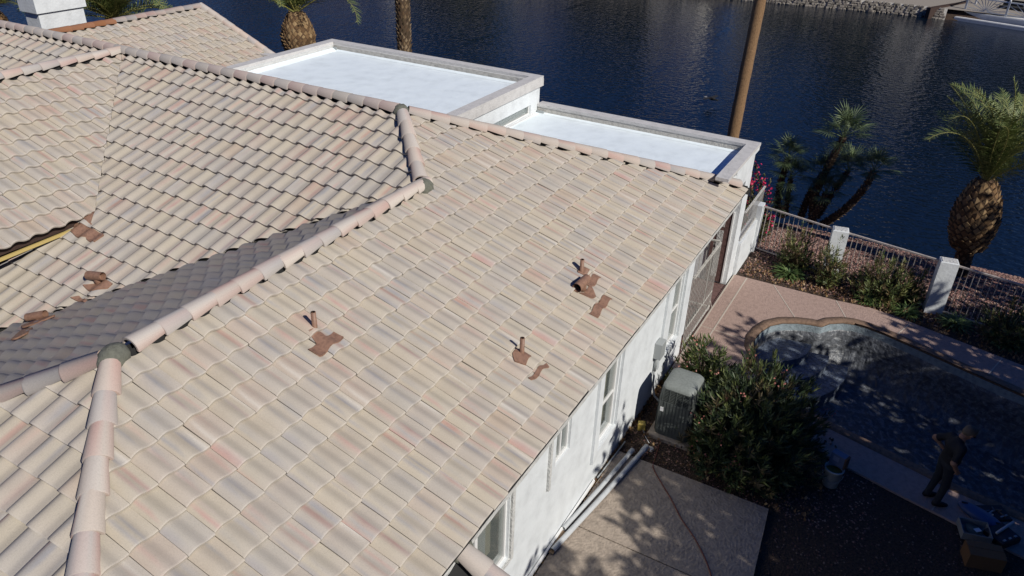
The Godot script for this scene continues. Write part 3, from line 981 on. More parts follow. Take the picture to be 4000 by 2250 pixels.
func ground_y(v: float, u: float, keep: PackedVector2Array) -> float:
	var y := -0.03
	if u > 8.2:
		var f := clampf((u - 8.2) / 5.4, 0.0, 1.0)
		y = -0.03 - 1.2 * f * f * (1.6 - 0.6 * f)
	if u > 13.2 + 0.25 * sin(v * 0.7): y -= (u - 13.2) * 0.35
	if u > 16: y = -2.6
	var shore := far_u(v)
	if u > shore - 1.0: y = -2.6 + (u - shore + 1.0) * 1.0
	if u > shore + 1.0: y = -0.55 + minf((u - shore - 1.0) * 0.09, 0.8)
	if v > 5.5 and v < 15.6 and u > 0.8 and u < 6.5 and Geometry2D.is_point_in_polygon(Vector2(v, u), keep): y = -2.4
	return y

func far_u(v: float) -> float:
	if v < 2.0: return 56.2 - clampf((2.0 - v) * 0.14, 0.0, 9.0)
	return 56.4

func build_ground() -> void:
	var keep := PackedVector2Array(ring_offset(POOL, 0.12))
	var vs := []
	var us := []
	for k in range(-30, -2): vs.append(k * 6.0)
	for k in 75: vs.append(-12.0 + k * 0.4)
	for k in range(3, 30): vs.append(6.0 * k + 1.0)
	for k in range(-20, -1): us.append(k * 6.0)
	for k in 70: us.append(-6.0 + k * 0.3)
	for k in 18: us.append(15.2 + k * 2.2)
	for k in 16: us.append(53.0 + k * 0.5)
	for k in 25: us.append(62.0 + k * 7.0)
	var st := ns(0)
	for i in vs.size() - 1:
		for j in us.size() - 1:
			var q := []
			for c in [[0, 0], [1, 0], [1, 1], [0, 1]]:
				var v: float = vs[i + c[0]]; var u: float = us[j + c[1]]
				q.append(Vector3(v, ground_y(v, u, keep), -u))
			quad_dir(st, q[0], q[1], q[2], q[3], Vector3.UP)
	struct(obj("ground", st, M.soil))
	# lake
	st = ns(0)
	quad_dir(st, Vector3(-190, -1.2, -10.5), Vector3(180, -1.2, -10.5), Vector3(180, -1.2, -64), Vector3(-190, -1.2, -64), Vector3.UP)
	struct(obj("lake_water", st, M.water))
	# pool deck: cut in two so that each half has no hole
	var outer := PackedVector2Array([Vector2(4.88, 1.9), Vector2(4.88, 6.86), Vector2(5.70, 6.88), Vector2(7.33, 6.92), Vector2(8.05, 7.0), Vector2(8.6, 6.92), Vector2(9.3, 6.72), Vector2(11.19, 6.23), Vector2(14.0, 5.4), Vector2(16.0, 4.4), Vector2(16.4, 2.0), Vector2(15.0, 0.2), Vector2(12.5, 0.15), Vector2(11.12, 0.38), Vector2(10.26, 0.59), Vector2(9.29, 0.82), Vector2(8.42, 1.06), Vector2(7.79, 1.26), Vector2(7.1, 1.55), Vector2(6.4, 2.0)])
	var cope := PackedVector2Array(ring_offset(POOL, 0.20))
	var st2 := ns()
	for half in [PackedVector2Array([Vector2(0, -3), Vector2(9.5, -3), Vector2(9.5, 12), Vector2(0, 12)]), PackedVector2Array([Vector2(9.5, -3), Vector2(20, -3), Vector2(20, 12), Vector2(9.5, 12)])]:
		for part in Geometry2D.intersect_polygons(outer, half):
			for piece in Geometry2D.clip_polygons(part, cope):
				prism(st2, piece, -5.11, -4.99)
	var deck := obj("pool_deck", st2, M.deck)
	struct(deck)
	for q in [[4.885, 6.86, 4.885, 1.95, 0.035], [5.20, 6.85, 5.17, 2.0, 0.03], [5.85, 6.86, 6.62, 5.60, 0.022], [7.31, 6.9, 7.63, 6.22, 0.022], [8.96, 6.8, 8.72, 6.05, 0.022], [10.79, 6.32, 10.52, 5.42, 0.022], [4.9, 4.1, 6.05, 4.05, 0.018], [10.02, 1.4, 9.82, 0.72, 0.022], [7.95, 1.95, 7.75, 1.3, 0.022]]:
		var sj := ns()
		var a := Vector2(q[0], q[1]); var b := Vector2(q[2], q[3])
		var nn: Vector2 = (b - a).orthogonal().normalized() * q[4] * 0.5
		prism(sj, PackedVector2Array([a - nn, b - nn, b + nn, a + nn]), -5.0, -4.984)
		obj("deck_joint", sj, M.joint, deck)
	# reddish strip and passage floor beside the house
	st = ns()
	bx(st, 2.3, 4.86, 2.78, 6.25, -5.1, -5.02)
	bx(st, 4.83, 4.86, 1.9, 6.25, -5.1, -5.0)
	struct(obj("passage_floor", st, M.paver))
	# swimming pool
	var pool := thing("swimming_pool", "empty kidney swimming pool with fresh grey plaster and pale waterline band", "swimming pool")
	var rim := dense(POOL, 3)
	var rim_out := ring_offset(rim, 0.20)
	st = ns(1)
	for i in rim.size():
		var j := (i + 1) % rim.size()
		var prev := []
		for pr in [[0.0, -0.03], [0.0, 0.018], [0.012, 0.03], [0.19, 0.03], [0.20, 0.0]]:
			var f: float = pr[0] / 0.20
			var a: Vector2 = (rim[i] as Vector2).lerp(rim_out[i], f); var b: Vector2 = (rim[j] as Vector2).lerp(rim_out[j], f)
			var cur := [P(a.x, a.y, -5.0 + pr[1]), P(b.x, b.y, -5.0 + pr[1])]
			if prev.size(): quad_dir(st, prev[0], prev[1], cur[1], cur[0], Vector3.UP + Vector3(0.01, 0, 0))
			prev = cur
	obj("coping", st, M.deck_edge, pool)
	var nz := FastNoiseLite.new(); nz.seed = 12; nz.frequency = 0.9
	var band := []
	for i in rim.size(): band.append(-0.20 + 0.035 * nz.get_noise_2dv((rim[i] as Vector2) * 4.0))
	st = ns(0)
	var in1 := ring_offset(rim, -0.012)
	for i in rim.size():
		var j := (i + 1) % rim.size()
		var m := P(10, 3.4, -5.3)
		var aa := P(in1[i].x, in1[i].y, -5.03); var bb := P(in1[j].x, in1[j].y, -5.03)
		quad_dir(st, aa, bb, P(in1[j].x, in1[j].y, -5.0 + band[j]), P(in1[i].x, in1[i].y, -5.0 + band[i]), m - aa)
	obj("waterline_band", st, M.pool_band, pool)
	st = ns(0)
	var prof_in := [[0.012, 0.0], [-0.03, -0.02], [-0.06, -0.35], [-0.16, -0.65], [-0.42, -0.85]]
	var last := []
	var lasth := []
	for k in prof_in.size():
		var ring := ring_offset(rim, prof_in[k][0] if k else -0.012)
		var hs := []
		for i in rim.size(): hs.append(-5.0 + band[i] + prof_in[k][1] - (0.35 * clampf((ring[i].x - 7.5) / 5.0, 0.0, 1.0) if k >= 3 else 0.0))
		if last.size():
			for i in rim.size():
				var j := (i + 1) % rim.size()
				var aa := P(last[i].x, last[i].y, lasth[i])
				quad_dir(st, aa, P(last[j].x, last[j].y, lasth[j]), P(ring[j].x, ring[j].y, hs[j]), P(ring[i].x, ring[i].y, hs[i]), P(10, 3.4, -3.6) - aa)
		last = ring; lasth = hs
	var idx := Geometry2D.triangulate_polygon(PackedVector2Array(last))
	for i in range(0, idx.size(), 3):
		tri_dir(st, P(last[idx[i]].x, last[idx[i]].y, lasth[idx[i]]), P(last[idx[i + 1]].x, last[idx[i + 1]].y, lasth[idx[i + 1]]), P(last[idx[i + 2]].x, last[idx[i + 2]].y, lasth[idx[i + 2]]), Vector3.UP)
	obj("basin", st, M.plaster, pool)
	for k in 3:                                   # curved entry steps in the near corner
		var arc := PackedVector2Array()
		var r: float = [1.0, 1.42, 1.86][k]
		var cc := Vector2(6.15, 5.15)
		for a in 15:
			var an := deg_to_rad(-100.0 + 108.0 * a / 14.0)
			arc.append(cc + Vector2(cos(an), sin(an) * 1.05) * r)
		arc.append(cc)
		for pc in Geometry2D.intersect_polygons(arc, PackedVector2Array(ring_offset(POOL, -0.02))):
			st = ns()
			prism(st, pc, -6.2, [-5.38, -5.58, -5.76][k])
			obj("pool_step", st, M.step_pl, pool)
	# concrete patio: two slabs with an open joint, a broom-finished margin
	var patio := thing("patio", "beige concrete patio slab with a cracked joint beside the white wall", "patio")
	for q in [[-2.585, -0.68], [-6.6, -2.605]]:
		st = ns()
		var e0: float = 7.52 + (-0.68 - q[1]) * 0.085
		var e1: float = 7.52 + (-0.68 - q[0]) * 0.085
		prism(st, PackedVector2Array([Vector2(4.90, q[0]), Vector2(e1, q[0]), Vector2(e0, q[1]), Vector2(4.90, q[1])]), -5.12, -4.96)
		obj("slab", st, M.concrete, patio)
	patio.set_meta("kind", "structure")
	# gravel: small stones, far too many to count
	var gm := ArrayMesh.new()
	var stn := ns(0)
	lathe(stn, Transform3D(), [Vector2(0.0, -0.5), Vector2(0.85, -0.25), Vector2(1.0, 0.1), Vector2(0.55, 0.55), Vector2(0.0, 0.65)], 6)
	stn.generate_normals()
	gm = stn.commit()
	var r := RandomNumberGenerator.new()
	r.seed = 77
	var xf := []
	var cs := []
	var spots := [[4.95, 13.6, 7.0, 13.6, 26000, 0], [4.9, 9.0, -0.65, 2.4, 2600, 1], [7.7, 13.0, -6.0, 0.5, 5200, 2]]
	for sp in spots:
		for i in sp[4]:
			var v := r.randf_range(sp[0], sp[1]); var u := r.randf_range(sp[2], sp[3])
			if sp[5] == 0 and u < 7.1 - maxf(0.0, (v - 8.3) * 0.25) + 0.0: continue
			if sp[5] == 0 and u < 8.3 and r.randf() < 0.55: continue
			if sp[5] == 1 and v > 6.2 and u > 1.4: continue
			var sz := r.randf_range(0.012, 0.034) if sp[5] == 0 else r.randf_range(0.008, 0.02)
			var b := Basis.from_euler(Vector3(r.randf() * 0.6, r.randf() * TAU, r.randf() * 0.6)).scaled(Vector3(sz, sz * 0.7, sz * r.randf_range(0.7, 1.3)))
			xf.append(Transform3D(b, Vector3(v, ground_y(v, u, keep) + sz * 0.25, -u)))
			var c: Color = [Color(0.27, 0.135, 0.11), Color(0.33, 0.20, 0.16), Color(0.20, 0.105, 0.09), Color(0.40, 0.28, 0.22), Color(0.15, 0.09, 0.08)][r.randi() % 5]
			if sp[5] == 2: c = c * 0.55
			cs.append(c)
	multi("gravel", gm, xf, cs, M.vrock)
	# leaf litter along the foot of the wall and under the shrubs
	var lm := leaf_blade(0.055, 0.02, 0.3)
	xf = []; cs = []
	for i in 2600:
		var v := 0.0; var u := 0.0
		if i < 700:
			u = r.randf_range(-5.5, 2.0); v = 4.85 + absf(r.randfn(0.0, 0.035))
		elif i < 1900:
			v = r.randf_range(5.0, 11.5); u = 6.95 - maxf(0.0, (v - 8.3) * 0.25) + absf(r.randfn(0.0, 0.6))
		else:
			v = r.randf_range(5.0, 8.2); u = r.randf_range(-0.6, 1.7)
		xf.append(Transform3D(Basis.from_euler(Vector3(r.randf_range(-0.5, 0.5), r.randf() * TAU, r.randf_range(-0.5, 0.5))).scaled(Vector3.ONE * r.randf_range(0.6, 1.3)), Vector3(v, ground_y(v, u, keep) + 0.03, -u)))
		cs.append([Color(0.20, 0.11, 0.05), Color(0.26, 0.15, 0.07), Color(0.13, 0.07, 0.035), Color(0.30, 0.20, 0.10)][r.randi() % 4])
	multi("leaf_litter", lm, xf, cs, M.leaf)

func multi(called: String, mesh: Mesh, xf: Array, cs: Array, m: Material, parent: Node = self) -> MultiMeshInstance3D:
	var mm := MultiMesh.new()
	mm.transform_format = MultiMesh.TRANSFORM_3D
	mm.use_colors = true
	mm.mesh = mesh
	mm.instance_count = xf.size()
	for i in xf.size():
		mm.set_instance_transform(i, xf[i])
		mm.set_instance_color(i, cs[i])
	var o := MultiMeshInstance3D.new()
	o.multimesh = mm
	o.material_override = m
	o.name = numbered(called) if parent == self else called
	parent.add_child(o, true)
	stuff(o)
	return o

func leaf_blade(L: float, w: float, bend: float) -> ArrayMesh:        # a folded lance leaf along +y
	var st := ns(0)
	var prev := []
	for i in 4:
		var f := i / 3.0
		var hw: float = w * [0.25, 1.0, 0.8, 0.05][i]
		var y := L * f
		var z := -bend * L * f * f
		var cur := [Vector3(-hw, y, z + hw * 0.35), Vector3(0, y, z), Vector3(hw, y, z + hw * 0.35)]
		if prev.size():
			for k in 2: quad_dir(st, prev[k], prev[k + 1], cur[k + 1], cur[k], Vector3(0, bend, 1))
		prev = cur
	st.generate_normals()
	return st.commit()

# ---------------------------------------------------------------- yard
func fence_panel(label: String, a: Vector2, b: Vector2, h0: float, h1: float, gap: float, m: Material, grp := "", called := "metal_fence", kind := "fence", foot := 0.06) -> Node3D:
	var o := thing(called, label, kind, Vector3.ZERO, 0.0, grp)
	var d := (b - a).normalized()
	var n := Vector2(-d.y, d.x)
	var bar := func(p: Vector2, q: Vector2, w: float, lo: float, hi: float, nm: String):
		var st := ns()
		var o2 := n * w
		var pts := []
		for h in [lo, hi]:
			for c in [p - o2, q - o2, q + o2, p + o2]: pts.append(P(c.x, c.y, h))
		hexa(st, pts)
		obj(nm, st, m, o)
	bar.call(a, b, 0.022, h1 - 0.035, h1, "top_rail")
	bar.call(a, b, 0.016, h0 + foot, h0 + foot + 0.03, "bottom_rail")
	var L := (b - a).length()
	var k := int(L / gap)
	for i in k + 1:
		var c := a + d * (L * i / k)
		bar.call(c - d * 0.0065, c + d * 0.0065, 0.0065, h0 if i == 0 or i == k else h0 + foot + 0.03, h1 - 0.035, "bar")
	return o

func pillar(label: String, v: float, u: float, sv: float, su: float, turn: float, h0: float, h1: float) -> void:
	var o := thing("fence_pillar", label, "pillar", P(v, u, h0), turn, "white stucco fence pillars")
	var st := ns()
	obox(st, Transform3D(Basis(), Vector3(0, (h1 - h0) * 0.5 - 0.1, 0)), Vector3(sv, h1 - h0 + 0.2, su), 0.012)
	obj("shaft", st, M.stucco, o)
	st = ns()
	obox(st, Transform3D(Basis(), Vector3(0, h1 - h0 + 0.006, 0)), Vector3(sv * 0.82, 0.012, su * 0.75))
	obj("top", st, M.trim, o)

func build_yard() -> void:
	# low wall with rail, fence and pillars along the bed
	var o := thing("garden_wall", "low white stucco wall carrying a railing, ending in a square post", "wall")
	var st := ns()
	bx(st, 4.70, 4.90, 6.845, 8.45, -5.3, -4.12)
	obj("wall", st, M.stucco, o)
	st = ns()
	bx(st, 4.66, 4.96, 8.45, 8.75, -5.4, -3.72)
	obj("end_post", st, M.stucco, o)
	fence_panel("pale railing of close upright bars standing on the low white wall", Vector2(4.83, 6.95), Vector2(4.83, 8.93), -4.12, -3.34, 0.13, M.fence_paint, "", "railing", "railing", 0.02)
	fence_panel("metal fence panel between the low white wall and the first pillar", Vector2(4.95, 8.60), Vector2(6.74, 8.20), -5.03, -3.75, 0.117, M.fence_brown, "metal fence panels along the planting bed")
	fence_panel("metal fence panel between the two white pillars", Vector2(7.12, 8.12), Vector2(9.14, 7.76), -5.03, -3.75, 0.117, M.fence_brown, "metal fence panels along the planting bed")
	fence_panel("metal fence panel running out of the picture from the second pillar", Vector2(9.53, 7.69), Vector2(13.2, 7.05), -5.03, -3.75, 0.117, M.fence_brown, "metal fence panels along the planting bed")
	pillar("white fence pillar half hidden by a leafy shrub", 6.93, 8.09, 0.37, 0.30, 0.19, -5.03, -3.69)
	pillar("white fence pillar standing clear in front of the fat palm", 9.33, 7.71, 0.38, 0.30, 0.17, -5.03, -3.69)
	o = fence_panel("tall white gate of close upright bars at the house entry, standing ajar", Vector2(4.86, 2.84), Vector2(4.86, 4.74), -4.93, -3.19, 0.112, M.fence_paint, "", "gate", "gate", 0.10)
	st = ns()
	bx(st, 4.85, 4.87, 2.86, 4.72, -4.42, -4.40)
	obj("middle_rail", st, M.fence_paint, o)
	st = ns()
	hexa(st, [P(4.85, 4.70, -4.7), P(4.87, 4.70, -4.7), P(4.87, 4.74, -4.7), P(4.85, 4.74, -4.7), P(4.85, 4.72, -4.72), P(4.87, 4.72, -4.72), P(4.87, 4.74, -4.70), P(4.85, 4.74, -4.70)])
	tube(st, [P(4.86, 4.74, -4.68), P(4.86, 4.98, -4.97)], 0.012, 6)
	obj("drop_rod", st, M.fence_paint, o)
	fence_panel("short white railing turning back from the gate into the entry", Vector2(3.6, 4.70), Vector2(4.84, 4.74), -4.95, -3.17, 0.115, M.fence_paint, "", "railing", "railing", 0.1)
	air_conditioner()
	# pipes and boards lying along the wall
	var pipes := [["long white plastic pipe lying nearest the patio, end open", P(4.93, -3.26, -4.915), P(5.31, -0.39, -4.915), 0.042, M.pvc], ["white plastic pipe lying between the wall and another pipe", P(4.885, -2.8, -4.91), P(5.13, -0.60, -4.912), 0.036, M.pvc]]
	for q in pipes:
		o = thing("plastic_pipe", q[0], "pipe", Vector3.ZERO, 0.0, "plastic pipes along the wall")
		st = ns(0)
		tube(st, [q[1], (q[1] as Vector3).lerp(q[2], 0.5) + Vector3(0.012, 0, 0.0), q[2]], q[3], 12, false)
		tube(st, [q[1], (q[1] as Vector3).lerp(q[2], 0.5) + Vector3(0.012, 0, 0.0), q[2]], q[3] * 0.86, 12, false)
		obj("pipe", st, q[4], o)
		st = ns(0)
		tube(st, [(q[2] as Vector3).lerp(q[1], 0.05), (q[2] as Vector3).lerp(q[1], -0.01)], q[3] * 1.2, 12)
		obj("coupling", st, M.pvc, o)
	st = ns(0)
	tube(st, [P(4.875, -1.5, -4.94), P(4.93, -0.42, -4.94)], 0.014, 8)
	tag(obj("steel_rod", st, M.metal_gray), "thin grey rod leaning along the foot of the wall", "rod")
	st = ns()
	hexa(st, [P(4.885, -3.3, -4.955), P(4.965, -3.3, -4.955), P(4.955, -2.82, -4.955), P(4.885, -2.82, -4.955), P(4.885, -3.3, -4.93), P(4.965, -3.3, -4.93), P(4.955, -2.82, -4.93), P(4.885, -2.82, -4.93)])
	tag(obj("wood_board", st, M.wood), "short tan board between the pipe ends on the patio", "board")
	st = ns()
	hexa(st, [P(4.845, -4.6, -4.955), P(4.88, -4.6, -4.955), P(4.875, -1.6, -4.955), P(4.845, -1.6, -4.955), P(4.845, -4.6, -4.90), P(4.88, -4.6, -4.90), P(4.875, -1.6, -4.90), P(4.845, -1.6, -4.90)])
	tag(obj("trim_board", st, M.white_paint), "long thin white board lying tight against the wall foot", "board")
	# power cord over the patio
	st = ns(0)
	var cp := []
	var way := [Vector2(5.42, 0.1), Vector2(5.50, -0.35), Vector2(5.55, -0.67), Vector2(5.66, -0.86), Vector2(6.1, -1.31), Vector2(6.38, -1.63), Vector2(6.73, -1.95), Vector2(7.09, -2.42), Vector2(7.4, -3.1)]
	for i in way.size() - 1:
		for s in 4:
			var f := s / 4.0
			var w: Vector2 = (way[i] as Vector2).cubic_interpolate(way[i + 1], way[maxi(i - 1, 0)], way[mini(i + 2, way.size() - 1)], f)
			cp.append(P(w.x, w.y, -4.948 if w.y < -0.7 else -5.02))
	tube(st, cp, 0.011, 6)
	tag(obj("power_cord", st, M.cord), "red-brown cord snaking across the concrete patio", "cord")
	# yellow sprinkler box and stones by the unit
	o = thing("valve_box", "small yellow box on the soil between wall and air conditioner", "box", P(5.02, 0.15, -5.02), 0.4)
	st = ns()
	obox(st, Transform3D(Basis(), Vector3(0, 0.08, 0)), Vector3(0.13, 0.17, 0.10), 0.02)
	obj("body", st, mat(Color(0.42, 0.31, 0.07), 0.6), o)
	st = ns(0)
	tube(st, [Vector3(0.03, 0.03, 0.05), Vector3(0.06, 0.015, 0.2), Vector3(0.13, 0.01, 0.38)], 0.006, 6)
	obj("wire", st, M.pvc, o)
	st = ns(0)
	lathe(st, Transform3D(Basis().scaled(Vector3(1, 0.8, 0.8)), P(5.36, -0.30, -5.01)), [Vector2(0.0, -0.02), Vector2(0.075, 0.0), Vector2(0.06, 0.045), Vector2(0.0, 0.06)], 9)
	tag(obj("flat_stone", st, M.coping), "flat pale stone on the soil near the pipe ends", "stone")
	pool_side_things()

func air_conditioner() -> void:
	var o := thing("air_conditioner", "dark grey outdoor air conditioner with louvred sides and dusty top beside the wall", "air conditioner", P(5.57, 0.46, -5.0))
	var sx := 0.62; var sz := 0.70; var top := 1.13
	var rr := func(ax: float, az: float, r: float, y: float) -> Array:
		var out := []
		for c in [[1, 1, 0], [-1, 1, 90], [-1, -1, 180], [1, -1, 270]]:
			for k in 5:
				var an := deg_to_rad(c[2] + 90.0 * k / 4.0)
				out.append(Vector3(c[0] * (ax - r) + cos(an) * r, y, c[1] * (az - r) + sin(an) * r))
		return out
	var skin := func(rings: Array, m: Material, nm: String, cap: bool):
		var st := ns(0)
		var mid := Vector3(0, 0.5, 0)
		for k in rings.size() - 1:
			for i in 20:
				quad_out(st, rings[k][i], rings[k][(i + 1) % 20], rings[k + 1][(i + 1) % 20], rings[k + 1][i], mid)
		if cap:
			var c := Vector3.ZERO
			for q in rings[-1]: c += q / 20.0
			c.y += 0.008
			for i in 20: tri_dir(st, c, rings[-1][i], rings[-1][(i + 1) % 20], Vector3.UP)
		return obj(nm, st, m, o)
	var st := ns()
	obox(st, Transform3D(Basis(), Vector3(0, 0.0, -0.01)), Vector3(0.80, 0.10, 0.90), 0.015)
	obj("base_pad", st, M.concrete, o)
	skin.call([rr.call(0.31, 0.35, 0.09, 0.05), rr.call(0.31, 0.35, 0.09, 0.80)], M.ac, "casing", false)
	skin.call([rr.call(0.285, 0.325, 0.08, 0.80), rr.call(0.265, 0.305, 0.08, 1.05)], M.ac_dark, "coil", false)
	for face in 4:                                  # upright ribs of the casing and slats of the grille
		var bas := Basis(Vector3.UP, face * PI / 2)
		var half: float = [0.35, 0.31, 0.35, 0.31][face]
		var wid: float = [0.24, 0.28, 0.24, 0.28][face]
		for k in 9:
			var s := ns()
			obox(s, Transform3D(bas, bas * Vector3(lerpf(-wid, wid, k / 8.0), 0.43, half + 0.003)), Vector3(0.035, 0.70, 0.010))
			obj("rib", s, M.ac, o)
		for k in 8:
			var s := ns()
			var y := 0.815 + k * 0.03
			var inn := 0.02 * k / 8.0
			obox(s, Transform3D(bas, bas * Vector3(0, y, half - 0.012 - inn)), Vector3(wid * 2.0 + 0.06 - inn, 0.009, 0.02))
			obj("slat", s, M.ac, o)
		for k in 5:
			var s := ns()
			obox(s, Transform3D(bas * Basis(Vector3.RIGHT, -0.08), bas * Vector3(lerpf(-wid, wid, k / 4.0), 0.925, half - 0.014)), Vector3(0.012, 0.25, 0.014))
			obj("grille_post", s, M.ac, o)
	for c in [[1, 1], [-1, 1], [-1, -1], [1, -1]]:
		var s := ns(0)
		tube(s, [Vector3(c[0] * 0.255, 0.79, c[1] * 0.295), Vector3(c[0] * 0.235, 1.06, c[1] * 0.275)], 0.05, 8)
		obj("corner_post", s, M.ac, o)
	skin.call([rr.call(0.29, 0.33, 0.10, 1.045), rr.call(0.285, 0.325, 0.10, 1.085), rr.call(0.25, 0.29, 0.09, 1.125), rr.call(0.16, 0.19, 0.08, 1.145)], M.ac_top, "top_cover", true)
	st = ns()
	obox(st, Transform3D(Basis(), Vector3(-0.22, 0.62, 0.362)), Vector3(0.06, 0.09, 0.004))
	obj("rating_label", st, M.white_paint, o)

func pool_side_things() -> void:
	var o := thing("bucket", "white round bucket with wire handle standing on the bare soil", "bucket", P(8.27, 0.50, -5.02))
	var st := ns(0)
	lathe(st, Transform3D(), [Vector2(0.0, 0.0), Vector2(0.125, 0.0), Vector2(0.15, 0.34), Vector2(0.158, 0.34), Vector2(0.158, 0.37), Vector2(0.145, 0.37), Vector2(0.135, 0.30)], 20)
	obj("pail", st, mat(Color(0.50, 0.54, 0.56), 0.45), o)
	st = ns(0)
	lathe(st, Transform3D(), [Vector2(0.0, 0.29), Vector2(0.137, 0.29)], 20)
	obj("contents", st, mat(Color(0.33, 0.22, 0.05), 0.8), o)
	st = ns(0)
	var hp := []
	for k in 11: hp.append(Vector3(cos(PI * k / 10.0) * 0.16, 0.33 - sin(PI * k / 10.0) * 0.17, 0.10 + sin(PI * k / 10.0) * 0.06))
	tube(st, hp, 0.005, 6)
	obj("handle", st, M.metal_gray, o)
	o = thing("carton", "blue and brown carton resting on the rim of the white bucket", "carton", P(8.29, 0.60, -4.64), -0.35)
	st = ns()
	obox(st, Transform3D(Basis(), Vector3(0, 0.11, 0)), Vector3(0.24, 0.22, 0.13))
	obj("box", st, mat(Color(0.16, 0.19, 0.27), 0.7), o)
	st = ns()
	obox(st, Transform3D(Basis(), Vector3(0.135, 0.11, 0)), Vector3(0.03, 0.222, 0.132))
	obj("side_panel", st, mat(Color(0.14, 0.075, 0.045), 0.8), o)
	st = ns()
	obox(st, Transform3D(Basis(), Vector3(-0.02, 0.13, 0.066)), Vector3(0.10, 0.09, 0.003))
	obj("printed_label", st, mat(Color(0.30, 0.33, 0.42), 0.7), o)
	# open tool cases on the near deck
	o = thing("tool_case", "black open tool case with hand tools, lying flat nearest the pool", "tool case", P(10.68, 1.13, -4.985), 0.55)
	st = ns()
	obox(st, Transform3D(Basis(), Vector3(0, 0.02, 0)), Vector3(0.46, 0.04, 0.32), 0.008)
	obj("tray", st, mat(g(0.014), 0.6), o)
	var r := RandomNumberGenerator.new(); r.seed = 4
	for k in 7:
		st = ns()
		obox(st, Transform3D(Basis(Vector3.UP, r.randf() * 3.0), Vector3(r.randf_range(-0.17, 0.17), 0.05, r.randf_range(-0.11, 0.11))), Vector3(r.randf_range(0.05, 0.15), 0.02, 0.022))
		obj("hand_tool", st, mat([Color(0.35, 0.36, 0.38), Color(0.10, 0.10, 0.11), Color(0.25, 0.12, 0.06)][k % 3], 0.5), o)
	o = thing("kickboard_float", "blue oval float lying on the deck between the tool cases", "float", P(10.50, 0.93, -4.93), -0.42)
	st = ns(0)
	for i in 1:
		var sb := Transform3D(Basis().scaled(Vector3(0.36, 1.0, 0.135)), Vector3.ZERO)
		lathe(st, sb, [Vector2(0.0, -0.05), Vector2(0.9, -0.05), Vector2(1.0, -0.02), Vector2(0.97, 0.025), Vector2(0.7, 0.05), Vector2(0.0, 0.06)], 26)
	obj("shell", st, mat(Color(0.045, 0.085, 0.21), 0.45), o)
	for sx in [-0.27, 0.27]:
		st = ns()
		obox(st, Transform3D(Basis(Vector3.UP, 0.6), Vector3(sx, 0.05, 0.0)), Vector3(0.09, 0.012, 0.03))
		obj("grip_slot", st, M.dark, o)
	o = thing("storage_bin", "pale open bin holding a round disc and a white card, on the deck edge", "bin", P(10.42, 0.50, -4.985), 0.25)
	st = ns()
	obox(st, Transform3D(Basis(), Vector3(0, 0.008, 0)), Vector3(0.42, 0.016, 0.34))
	for q in [[0.0, 0.165, 0.42, 0.012], [0.0, -0.165, 0.42, 0.012], [0.204, 0.0, 0.012, 0.318], [-0.204, 0.0, 0.012, 0.318]]:
		obox(st, Transform3D(Basis(), Vector3(q[0], 0.076, q[1])), Vector3(q[2], 0.12, q[3]))
	obj("bin", st, mat(Color(0.27, 0.27, 0.26), 0.7), o)
	st = ns(0)
	lathe(st, Transform3D(Basis(Vector3.FORWARD, 0.1), Vector3(0.0, 0.07, -0.02)), [Vector2(0.0, -0.008), Vector2(0.13, -0.008), Vector2(0.13, 0.008), Vector2(0.0, 0.009)], 22)
	obj("disc", st, mat(Color(0.19, 0.16, 0.11), 0.7), o)
	st = ns()
	obox(st, Transform3D(Basis(Vector3.UP, 0.5), Vector3(0.04, 0.092, 0.0)), Vector3(0.10, 0.006, 0.07))
	obj("card", st, M.white_paint, o)
	o = thing("tool_case", "black closed tool case with a white pipe lying across it", "tool case", P(10.80, 0.62, -4.985), 0.9)
	st = ns()
	obox(st, Transform3D(Basis(), Vector3(0, 0.06, 0)), Vector3(0.40, 0.12, 0.34), 0.02)
	obj("case", st, mat(Color(0.013, 0.014, 0.02), 0.55), o)
	for k in 3:
		st = ns()
		obox(st, Transform3D(Basis(), Vector3(-0.12 + 0.12 * k, 0.124, 0.12)), Vector3(0.05, 0.01, 0.03))
		obj("latch", st, M.metal_gray, o)
	st = ns(0)
	tube(st, [P(10.70, 0.52, -4.835), P(10.93, 0.92, -4.835)], 0.022, 10)
	tag(obj("white_pipe", st, M.pvc), "short white pipe lying across the black tool case", "pipe")
	o = thing("cardboard_box", "brown cardboard box on the soil below the deck edge", "box", P(10.55, -0.02, -5.03), 0.28)
	st = ns()
	obox(st, Transform3D(Basis(), Vector3(0, 0.13, 0)), Vector3(0.50, 0.26, 0.30))
	obj("box", st, mat(Color(0.17, 0.085, 0.035), 0.85), o)
	for sg in [-1.0, 1.0]:
		st = ns()
		obox(st, Transform3D(Basis(Vector3.RIGHT, sg * 0.12), Vector3(0, 0.268, sg * 0.077)), Vector3(0.50, 0.006, 0.145))
		obj("flap", st, mat(Color(0.20, 0.105, 0.045), 0.85), o)

